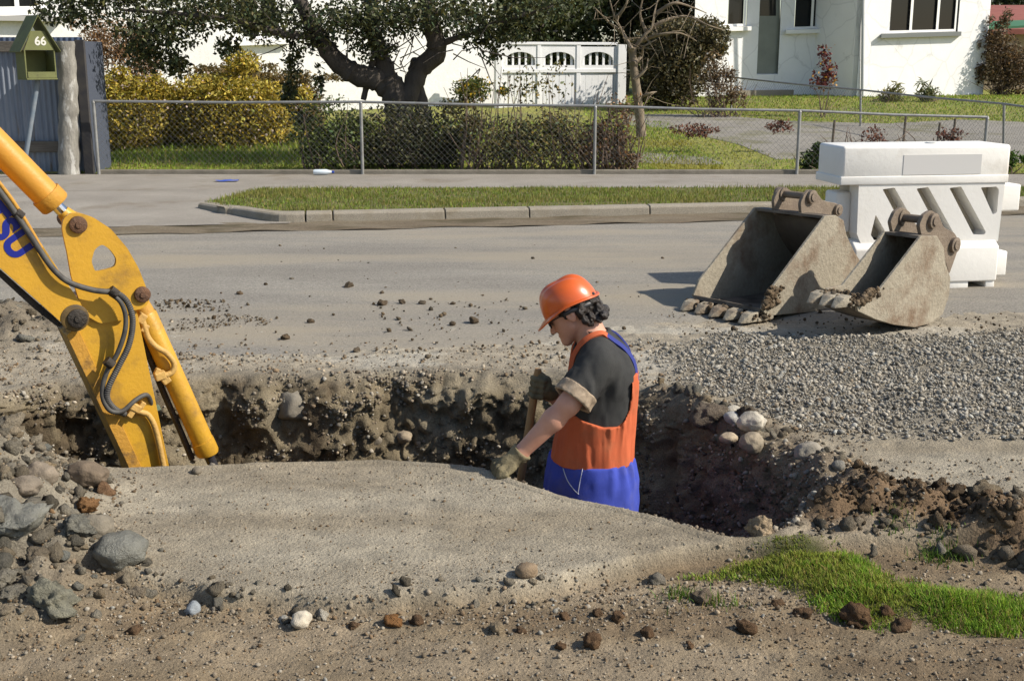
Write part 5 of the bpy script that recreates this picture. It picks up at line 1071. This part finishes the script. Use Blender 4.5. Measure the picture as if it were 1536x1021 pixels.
for k in range(3):
    c0 = h2(1152, 125, .2+.28*(2-k)-.25); z_ = .6+.16*k; b = MB(); e_ = Vector((math.cos(HTH), math.sin(HTH), 0)); V = [Vector((c0.x, c0.y, 0))+e_*s-n_*d+Vector((0, 0, z)) for s in (-.8, .8) for d in (0, .3+.28*k) for z in (.3, z_+.1)]; b.add(V, [(0,1,3,2),(4,6,7,5),(0,4,5,1),(2,3,7,6),(0,2,6,4),(1,5,7,3)]); b.build('step', CONC, HR)
wall(HR, 'side_wall', lambda a, c, off=0: PL(a, c, hpl(1478, 100, 0), HTH+R(90), off), 1478, 1486, -150, 160, [], STUC2) if False else None
c0, c1 = hpl(1288, 100, -.09), hpl(1478, 100, -.09); dn_ = Vector((-n_.x, -n_.y, 0))
for nm, p in (('return_wall', c0), ('end_wall', c1)):
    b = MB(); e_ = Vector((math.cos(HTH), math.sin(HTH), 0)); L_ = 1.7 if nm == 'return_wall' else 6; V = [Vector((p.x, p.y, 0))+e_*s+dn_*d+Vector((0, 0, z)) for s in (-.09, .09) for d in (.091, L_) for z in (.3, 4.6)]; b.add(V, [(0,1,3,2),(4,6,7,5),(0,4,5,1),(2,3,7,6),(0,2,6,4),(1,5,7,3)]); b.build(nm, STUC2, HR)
b = MB(); b.tube([hpl(1293, 200, .06), hpl(1296, -140, .06)], .04, 8); b.build('downpipe', mat('grey_downpipe', (.45, .46, .47, 1), rough=.6), HR, smooth=True)
b = MB(); p0, p1, p2, p3 = hpl(1020, 90, .45+REC), hpl(1500, 90, .45), hpl(1500, 90, -8), hpl(1020, 90, -8); b.prism([Vector((p.x, p.y, 4.6)) for p in (p0, p1, p2, p3)], [Vector((p.x*.9+.1*p2.x, p.y*.9+.1*p2.y, 5.6)) for p in (p0, p1, p2, p3)]); b.build('roof', ROOFM, HR)
LO = P(742, 150, 27.5); LTH = R(26); lpl = lambda a, c, off=0: PL(a, c, LO, LTH, off)
HL = empty('white_house', (LO.x, LO.y, .6), label='long plain white house wall behind the golden bushes and dark tree', category='house')
wall(HL, 'front_wall', lpl, -330, 742, -150, 190, [(-60, 62, -60, 16), (360, 420, -80, 60)], STUC)
window(HL, -60, 62, -60, 16, lpl, (.35, .7), 1); window(HL, 360, 420, -80, 60, lpl, (.5,), 1)
b = MB(); p0, p1 = lpl(-330, 32, .0), lpl(92, 32, .0); n2 = Vector((math.sin(LTH), -math.cos(LTH), 0)); z0 = P(40, 33, p1.y).z; b.prism([Vector((p.x, p.y, z0))+n2*d for p, d in ((p0, .002), (p1, .002), (p1, .2), (p0, .2))], [Vector((p.x, p.y, z0+.09))+n2*d for p, d in ((p0, .002), (p1, .002), (p1, .2), (p0, .2))]); b.build('ledge', mat('grey_ledge', (.36, .35, .33, 1), rough=.8), HL)
b = MB(); p0, p1, p2, p3 = lpl(-350, 90, .4), lpl(750, 90, .4), lpl(750, 90, -7), lpl(-350, 90, -7); b.prism([Vector((p.x, p.y, 4.6)) for p in (p0, p1, p2, p3)], [Vector((p.x*.9+.1*p2.x, p.y*.9+.1*p2.y, 5.7)) for p in (p0, p1, p2, p3)]); b.build('roof', ROOFM, HL)
b = MB(); p = lpl(742, 90, -.1); V = [Vector((p.x, p.y, 0))+Vector((math.cos(LTH), math.sin(LTH), 0))*s-n2*d+Vector((0, 0, z)) for s in (-.1, .08) for d in (.09, 6) for z in (.2, 4.6)]; b.add(V, [(0,1,3,2),(4,6,7,5),(0,4,5,1),(2,3,7,6),(0,2,6,4),(1,5,7,3)]); b.build('end_wall', STUC, HL)
# neighbour's red roof
NO = P(1470, 120, 38); b_ = lambda px, py, Y: P(px, py, Y)
NH = empty('neighbour_house', (P(1540, 90, 39).x, 39, .7), label='neighbouring house with dull red roof beyond the shrubs', category='house')
b = MB(); b.prism([P(1462, 44, 37), P(1700, 44, 37), P(1700, 8, 42), P(1462, 8, 42)], [p-Vector((0, 0, .15)) for p in (P(1462, 44, 37), P(1700, 44, 37), P(1700, 8, 42), P(1462, 8, 42))]); b.build('roof', mat('red_roof', (.22, .075, .06, 1), (.27, .10, .08, 1), 3, .8), NH)
b = MB(); x0, x1 = P(1468, 60, 37.4).x, P(1700, 60, 37.4).x; b.box(x0, x1, 37.4, 41.5, .3, P(1500, 46, 37.4).z); b.build('wall', mat('tan_wall', (.35, .28, .2, 1), (.3, .24, .17, 1), 2, .9), NH)
b = MB(); b.prism([P(1476, 42, 34), P(1545, 38, 34), P(1545, 30, 36), P(1490, 32, 36)], [p-Vector((0, 0, .06)) for p in (P(1476, 42, 34), P(1545, 38, 34), P(1545, 30, 36), P(1490, 32, 36))]); b.build('porch_roof', mat('green_iron', (.06, .17, .09, 1), rough=.6), NH)
# ================================================================== WHITE GATE
GY = 27.0; GTH = R(20); GO = P(838, 160, GY); GN = Vector((math.sin(GTH), -math.cos(GTH), 0)); gP = lambda a, c: PL(a, c, GO, GTH); GT = empty('white_gate', (GO.x, GY, .6), label='white timber gate with three arched picket openings between the houses', category='gate')
GW = mat('gate_paint', (.74, .74, .73, 1), (.66, .66, .66, 1), 3, .8, .2, 40); zb_ = .55
def gbox(name, a0, a1, c0, c1, y0, y1, parent=GT, m=GW):
    p, q = gP(a0, c0), gP(a1, c1); z0, z1 = max(q.z, zb_), p.z; b = MB()
    V = [Vector((k.x, k.y, z))-GN*d for k in (p, q) for d in (y0, y1) for z in (z0, z1)]; b.add(V, [(0,1,3,2),(4,6,7,5),(0,4,5,1),(2,3,7,6),(0,2,6,4),(1,5,7,3)]); return b.build(name, m, parent, bevel=.006, seg=1)
for a in (747, 931): gbox('post', a-5, a+5, 62 if a < 800 else 66, 190, -.06, .06)
for (a0, a1, t_) in ((753, 808, 66), (810, 867, 68), (869, 925, 70)):
    arch = [(a0+5, 98)]+[((a0+a1)/2-math.cos(u)*((a1-a0)/2-5), 91-13*math.sin(u)) for u in np.linspace(0, math.pi, 12)]+[(a1-5, 98)]
    b = MB(); plate(b, [gP(*p) for p in ((a0, t_), (a1, t_), (a1, 106), (a0, 106))], [[gP(*p) for p in arch[::-1]]], -GN*.05); b.build('arched_panel', GW, GT)
    for k in range(5): u = a0+8+(a1-a0-16)*k/4; gbox('picket', u-1.6, u+1.6, 78, 100, .055, .075)
    for k in range(6): u0 = a0+(a1-a0)*k/6; gbox('board', u0+.5, u0+(a1-a0)/6-.5, 107, 190, .01, .035)
    gbox('stile', a1-2.5, a1+2.5, t_, 190, -.02, -.001); 
gbox('rail', 752, 926, 63, 68, -.03, -.002); gbox('rail', 752, 926, 104, 109, -.03, -.002)
# ================================================================== TREES, HEDGES, SHRUBS
LEAF = mat('leaf', (.85, .85, .85, 1), (1.15, 1.15, 1.1, 1), 3, .55, attr='tint', trans=.3, spec=.35)
BARK = mat('dark_bark', (.06, .05, .042, 1), (.11, .092, .075, 1), 7, .95, 1.0, 22, stretch=(1, 1, .35)); BARKL = mat('pale_bark', (.24, .19, .13, 1), (.16, .125, .09, 1), 9, .95, .6, 30, stretch=(1, 1, .4))
TWIG = mat('brown_twig', (.13, .085, .06, 1), (.2, .15, .11, 1), 10, .95)
def blob_pts(blobs, Yc, rr, depth=1.0):
    """leaf positions from blobs (px, py, rx_px, ry_px, n); depth spread in metres"""
    out = []
    for (a, c, rx, ry, n) in blobs:
        u = rr.normal(size=(n, 3)); u /= np.linalg.norm(u, axis=1)[:, None]; u *= rr.random(n)[:, None]**.5
        p = P(a, c, Yc); sc = Yc/F_PX*1.02; out.append(np.array(p)+u*np.array([rx*sc, depth*min(1, rx*sc*1.5), ry*sc]))
    return np.concatenate(out)
rr = np.random.default_rng(44)
TY = FENCE_Y+1.6
tree = empty('evergreen_tree', (P(600, 240, TY).x, TY, ZP), label='dark evergreen tree with thick forked trunk behind the wire fence', category='tree')
def limb(pts, rad, root, m, name, n=12, dys=None):
    c = catmull([P(a, d, TY_+(dys[i] if dys else 0)) for i, (a, d) in enumerate(pts)], 6); rs = np.interp(np.linspace(0, 1, len(c)), np.linspace(0, 1, len(rad)), rad); rs = [r_*(1+.07*math.sin(i*1.9)+.05*math.sin(i*3.7)) for i, r_ in enumerate(rs)]; b = MB(); b.tube(c, rs, n); return b.build(name, m, root, smooth=True)
TY_ = TY
limb([(604,262),(603,215),(600,175),(592,140),(580,118)], [.34, .27, .22, .20, .17], tree, BARK, 'trunk')
limb([(596,150),(570,122),(535,112),(505,92),(478,55),(452,5),(420,-70)], [.16, .17, .16, .14, .12, .10, .06], tree, BARK, 'limb', dys=[0, 0, -.1, -.2, -.3, -.4, -.5])
limb([(585,125),(572,85),(560,45),(556,-10),(545,-90)], [.14, .12, .11, .10, .06], tree, BARK, 'limb', dys=[0, .1, .2, .3, .4])
limb([(610,150),(630,105),(655,78),(648,40),(640,-5),(645,-80)], [.15, .14, .15, .13, .12, .08], tree, BARK, 'limb', dys=[0, 0, -.1, -.2, -.2, -.3])
limb([(640,215),(632,160),(622,115),(625,90)], [.12, .11, .10, .08], tree, BARK, 'limb', dys=[.1, .1, .1, 0]); limb([(545,150),(552,120),(560,90)], [.04, .05, .05], tree, BARK, 'limb')
limb([(655,70),(690,55),(760,30),(830,10)], [.06, .04, .03, .02], tree, BARK, 'limb', dys=[-.1, -.3, -.5, -.6]); limb([(478,55),(420,50),(350,30),(250,20),(180,15)], [.07, .05, .04, .03, .02], tree, BARK, 'limb', dys=[-.3, -.5, -.6, -.6, -.6])
tb = [(160,-10,120,22,2600),(240,40,70,36,1900),(330,10,90,34,2000),(220,78,34,30,700),(262,96,22,22,420),(400,30,70,34,1500),(440,90,14,34,330),(432,140,12,20,240),(475,60,30,22,380),(520,30,70,32,1700),(600,20,70,36,1900),(560,70,36,22,500),(690,20,70,34,1800),(720,55,30,26,420),(760,40,40,34,800),(800,10,60,26,1200),(740,82,14,14,110),(480,120,8,26,90),(455,180,18,16,160),(110,20,60,20,700),(340,70,20,16,220),(650,-50,160,40,1300),(400,-60,200,40,1300),(180,-50,120,30,600)]
lp = blob_pts([(a, c, d, e, int(n_*.9)) for a, c, d, e, n_ in tb], TY-.3, rr, 1.1); n = len(lp); leaves('crown', lp, rr.uniform(.05, .095, n), tints(n, (.062, .07, .026), .45, .18, 61), LEAF, tree, 62, .55, .4)
b = MB()
for k in range(70):
    a, c = rr.choice([430, 470, 520, 600, 620, 680, 720, 590, 560]), rr.uniform(30, 110); p = P(a, c, TY-.3+rr.uniform(-.5, .5)); q = p+Vector((rr.normal(0, .35), rr.normal(0, .2), rr.normal(-.05, .3))); m_ = p.lerp(q, .5)+Vector((0, 0, rr.normal(0, .06))); b.tube([p, m_, q], [.010, .007, .003], 5, cap=False)
b.build('twigs', BARK, tree, kind='stuff')
# bare pale tree
bt = empty('bare_tree', (P(955, 170, 20.5).x, 20.5, .3), label='slim pale trunked tree with bare twiggy branches beside the white gate', category='tree'); TY_ = 20.5
limb([(962,205),(957,150),(951,105),(948,72)], [.085, .075, .07, .065], bt, BARKL, 'trunk')
BR = [[(948,75),(935,50),(920,20),(910,-20)],[(949,75),(965,55),(978,40),(985,5),(1000,-30)],[(950,95),(962,85),(966,70),(985,60)],[(978,42),(1000,30),(1030,25),(1062,38),(1085,45)],[(935,50),(915,35),(890,10)],[(951,120),(968,105),(972,88)],[(985,20),(1010,5),(1035,10),(1060,20)],[(925,28),(940,5),(945,-25)],[(966,60),(990,52),(1020,50),(1045,62)],[(952,150),(975,140),(985,138)],[(970,50),(960,20),(970,-20)]]
for L_ in BR: limb(L_, [.04, .025, .014, .006], bt, BARKL, 'branch', 7, [rr.uniform(-.2, .2) for _ in L_])
b = MB()
for L_ in BR:
    for k in range(9):
        i = rr.integers(0, len(L_)-1); f = rr.random(); a, c = L_[i][0]+(L_[i+1][0]-L_[i][0])*f, L_[i][1]+(L_[i+1][1]-L_[i][1])*f; p = P(a, c, 20.5); q = p+Vector((rr.normal(0, .25), rr.normal(0, .2), rr.normal(.05, .22))); b.tube([p, p.lerp(q, .5)+Vector((0, 0, rr.normal(0, .04))), q], [.007, .005, .003], 4, cap=False)
b.build('twigs', BARKL, bt, kind='stuff')
def bush(name, label, blobs, Y, col, lsize, depth=.6, var=.35, seed=1, flowers=None, twigs=0, twig_px=None, asp=.5, cat='bush', group=None, hue=.12, base=None, droop=0.0):
    r_ = np.random.default_rng(seed); cx_ = blobs[0][0]; g = base or (P(cx_, 200, Y).x, Y, float(garden(Y))); root = empty(name, g, label=label, category=cat, group=group)
    blobs = blobs+[(a_+r_.normal(0, rx_*.75), c_2+r_.normal(0, ry_*.7), rx_*.3, ry_*.35, n_2//9) for (a_, c_2, rx_, ry_, n_2) in blobs for _ in range(3)]; p = blob_pts(blobs, Y, r_, depth); zmin = float(garden(Y)); p = p[p[:, 2] > zmin-.02]; n = len(p); leaves('foliage', p, r_.uniform(.6, 1.3, n)*lsize, tints(n, col, var, hue, seed), LEAF, root, seed+1, asp, droop)
    if flowers:
        k, fc_, fs = flowers; q = p[r_.integers(0, n, k)]; q = q+r_.normal(0, .03, q.shape); q[:, 1] -= .06; leaves('flowers', q, np.full(k, fs), tints(k, fc_, .15, .05, seed+5), LEAF, root, seed+7, .9, kind='stuff')
    b = MB()
    for k in range(max(twigs, 5)):
        if twig_px: x0, x1, y0, y1 = twig_px
        else: x0, x1 = cx_-blobs[0][2]*.5, cx_+blobs[0][2]*.5; y1 = blobs[0][1]+blobs[0][3]; y0 = blobs[0][1]-blobs[0][3]*.6
        a = r_.uniform(x0, x1); p0 = P(a, y1, Y+r_.uniform(-.2, .2)); p0.z = zmin; t_ = P(a+r_.normal(0, 22), y0+(y1-y0)*.8*r_.random()**.8, Y+r_.uniform(-.35, .35)); m_ = p0.lerp(t_, .5)+Vector((r_.normal(0, .08), r_.normal(0, .05), 0)); b.tube(catmull([p0, m_, t_], 3), [.011, .010, .009, .007, .006, .004, .003], 5, cap=False)
    b.build('stems', TWIG, root, kind='stuff'); return root
GOLD, OLV = (.37, .29, .045), (.16, .155, .035)
bush('flowering_bush', 'rounded golden bush with pale blossom next to the corrugated fence', [(195,175,66,52,6500),(170,140,45,30,2500),(225,150,36,36,2200),(185,205,58,22,1800)], FENCE_Y+3.2, GOLD, .07, .8, .35, 71, (900, (.55, .45, .40), .05), 20)
bush('flowering_bush', 'wide golden bush with pale blossom and clipped flat top under the evergreen tree', [(340,165,92,52,9500),(290,180,40,40,2600),(400,170,42,48,3200),(330,135,80,24,3200),(345,205,88,20,2600)], FENCE_Y+3.6, (.36, .285, .045), .07, .8, .35, 73, (800, (.55, .44, .40), .05), 30)
bush('hedge', 'dull brown hedge clipped square behind the wide golden bush', [(455,165,32,58,3600),(400,118,70,14,1800),(330,110,60,12,1000)], FENCE_Y+4.6, (.15, .11, .04), .07, .7, .3, 75)
bush('shrub', 'twiggy brown shrub with dry pinkish leaves above the corrugated fence', [(185,75,55,45,2600),(150,60,30,40,1200),(215,105,25,25,700)], FENCE_Y+4.8, (.25, .15, .075), .06, .7, .4, 77, (300, (.45, .36, .30), .045), 40, (130, 230, 40, 140))
FYs = FENCE_Y+.42
bush('hedge_shrub', 'dense dark shrub growing round the foot of the evergreen tree', [(610,205,80,52,2800),(560,225,50,32,900),(660,215,55,42,1400)], FYs+.3, (.075, .075, .03), .065, .5, .5, 81, None, 70, (530, 690, 165, 260))
bush('hedge_shrub', 'loose leafy shrub with lime green leaves poking through the chain link', [(500,205,42,34,700),(470,215,28,22,300),(525,190,28,26,420),(490,160,40,20,160),(510,240,60,14,500)], FYs+.1, (.10, .125, .035), .07, .4, .5, 83, None, 26, (455, 540, 140, 260))
bush('hedge_shrub', 'sparse twiggy shrub turning brown between the fence posts', [(760,215,75,42,1700),(830,210,70,45,1500),(700,180,40,25,300),(800,130,60,34,260)], FYs, (.15, .135, .05), .065, .4, .55, 85, None, 80, (690, 880, 90, 260), hue=.2)
bush('hedge_shrub', 'thin reddish twiggy shrub tangled in the mesh near the pale tree', [(915,215,38,44,1300),(930,170,22,30,260),(880,225,40,30,700),(940,240,24,18,300)], FYs, (.19, .12, .07), .055, .4, .5, 87, None, 60, (870, 955, 130, 260), hue=.2)
bush('leaf_litter', 'dead leaves gathered under the shrubs along the fence', [(780,262,150,5,900),(600,262,80,4,300),(905,263,60,4,260)], FENCE_Y-.05, (.16, .085, .05), .05, .25, .4, 89, cat='leaves') if False else None
bush('dark_hedge', 'tall dark clipped hedge with dry face beside the white house', [(1015,95,56,64,7500),(1060,60,34,32,2600),(985,120,34,44,2600),(1030,45,58,16,2200)], 26.2, (.095, .08, .036), .09, .9, .45, 91, None, 20)
bush('shrub', 'straggly brown shrub at the corner of the dark hedge', [(1078,130,24,34,800),(1070,100,20,26,500),(1100,140,18,18,350)], 24.5, (.17, .115, .06), .06, .5, .4, 93, (120, (.5, .46, .4), .05), 40, (1045, 1110, 90, 165))
bush('flower_bush', 'small round yellow flowered bush in front of the white house wall', [(708,135,30,20,1500)], FENCE_Y+5.2, (.10, .12, .025), .06, .5, .4, 95, (160, (.62, .40, .03), .05))
bush('red_sapling', 'slender sapling with dark red leaves in front of the entry wall', [(1238,95,10,26,130),(1245,115,10,16,80),(1228,125,16,12,110)], 24.5, (.17, .05, .045), .08, .3, .4, 97, (40, (.5, .27, .06), .06), 7, (1226, 1240, 70, 165), cat='sapling')
bush('spiky_plant', 'spiky yellow green plant at the foot of the wing wall', [(1335,145,20,12,240),(1345,135,8,12,70)], 28, (.20, .19, .05), .16, .3, .4, 99, None, 0, None, .14, 'plant')
bush('spiky_plant', 'pale strappy plant below the wing window', [(1392,140,16,12,200)], 28, (.19, .2, .09), .18, .3, .4, 101, None, 0, None, .12, 'plant')
bush('low_bush', 'low dark green bush at the fence behind the barrier end', [(1218,243,18,20,800),(1240,235,14,16,380)], FENCE_Y+.35, (.055, .085, .02), .06, .3, .4, 103)
bush('low_bush', 'small fresh green weed clump beside the barrier lugs', [(1514,240,14,13,380)], FENCE_Y+.3, (.09, .15, .03), .06, .3, .4, 105)
bush('shrub', 'brown shrub against the corner of the white house under the red roof', [(1500,90,28,46,2200),(1530,110,30,40,1800),(1490,60,18,20,500)], 31.5, (.13, .085, .045), .09, .7, .4, 107, None, 30)
bush('rose_bush', 'low red leaved plants along the driveway edge', [(1310,205,22,14,160),(1425,205,26,14,190),(1170,190,20,10,160),(1040,195,40,8,300)], FENCE_Y+2.6, (.17, .07, .045), .06, .3, .4, 109, None, 24, (1230, 1440, 185, 222), cat='plants')
for k, (bl, Y_, c, lab) in enumerate([([(800,20,110,60,5200),(760,-60,140,60,4200),(840,95,110,40,4200)], 33, (.05, .062, .02), 'dense dark tree rising behind the white gate'), ([(930,10,100,60,4600),(960,-70,120,50,3600)], 35, (.075, .075, .028), 'olive tree rising behind the bare pale tree'), ([(1510,0,70,26,2600),(1560,-50,90,40,2400)], 50, (.035, .05, .018), 'dark tree beyond the red roof'), ([(1000,30,60,40,2400)], 36, (.10, .085, .045), 'brownish tree beside the white house eaves')]):
    r_ = np.random.default_rng(120+k); root = empty('background_tree', (P(bl[0][0], 150, Y_).x, Y_, .7), label=lab, category='tree'); p = blob_pts(bl, Y_, r_, 1.6); n = len(p); leaves('crown', p, r_.uniform(.10, .22, n), tints(n, c, .4, .12, 130+k), LEAF, root, 140+k, .55); b = MB(); q = P(bl[0][0], 60, Y_); b.tube([Vector((q.x, Y_, .3)), Vector((q.x+.2, Y_, q.z)), Vector((q.x, Y_+.2, q.z+2.5))], [.25, .2, .08], 10); b.build('trunk', BARK, root, smooth=True)
# leafless roadside tree on the near side of the road, its branches streak the dirt with shade
nb = empty('roadside_tree', (8.6, 0.75, 0), label='leafless roadside tree whose branches shade the bare dirt', category='tree'); b = MB(); b.tube([Vector((8.6, .75, -.2)), Vector((8.5, .8, 2)), Vector((8.55, .75, 4.2))], [.22, .17, .12], 12); b.build('trunk', BARKL, nb, smooth=True)
b = MB(); r_ = np.random.default_rng(9)
for k in range(30):
    a = r_.uniform(0, 6.28); z0 = r_.uniform(2.6, 4.2); p = Vector((8.55, .75, z0)); d = Vector((math.cos(a)*r_.uniform(.5, 1), math.sin(a)*r_.uniform(.5, 1), r_.uniform(.3, 1.0))).normalized(); L_ = r_.uniform(1.0, 2.1); q = p+d*L_*.5+Vector((0, 0, r_.normal(0, .1))); e = p+d*L_; b.tube([p, q, e], [.05, .032, .01], 6, cap=False)
    for j in range(6): s0 = p.lerp(e, r_.uniform(.3, .95)); s1 = s0+Vector((r_.normal(0, .4), r_.normal(0, .4), r_.normal(.15, .3))); b.tube([s0, s1], [.014, .005], 4, cap=False)
b.build('branches', BARKL, nb, kind='stuff')
# litter by the edging
p = P(484, 261, FENCE_Y-.12); b = MB(); bo = empty('plastic_bottle', (p.x, FENCE_Y-.12, ZP), label='clear plastic bottle with blue end lying against the edging', category='bottle'); z_ = ZP+.045
b.tube([Vector((p.x-.12, FENCE_Y-.13, z_)), Vector((p.x-.10, FENCE_Y-.13, z_)), Vector((p.x+.05, FENCE_Y-.12, z_)), Vector((p.x+.10, FENCE_Y-.12, z_)), Vector((p.x+.13, FENCE_Y-.12, z_))], [.03, .038, .038, .022, .014], 14); b.build('bottle_body', mat('cloudy_plastic', (.62, .68, .72, 1), rough=.25), bo, smooth=True)
b = MB(); b.tube([Vector((p.x+.125, FENCE_Y-.12, z_)), Vector((p.x+.155, FENCE_Y-.12, z_))], .017, 12); b.build('cap', mat('blue_cap', (.03, .07, .35, 1), rough=.4), bo, smooth=True)
p = G(341, 273, ZP); b = MB(); V = []; r_ = np.random.default_rng(5)
for i in range(6):
    for j in range(4): V.append((p.x-.14+.056*i, p.y-.06+.04*j, ZP+.012+.02*r_.random()))
b.add(V, [(i*4+j, (i+1)*4+j, (i+1)*4+j+1, i*4+j+1) for i in range(5) for j in range(3)]); o = b.build('plastic_scrap', mat('blue_scrap', (.05, .10, .42, 1), rough=.5), smooth=True, label='crumpled blue plastic scrap dropped on the footpath', category='litter')
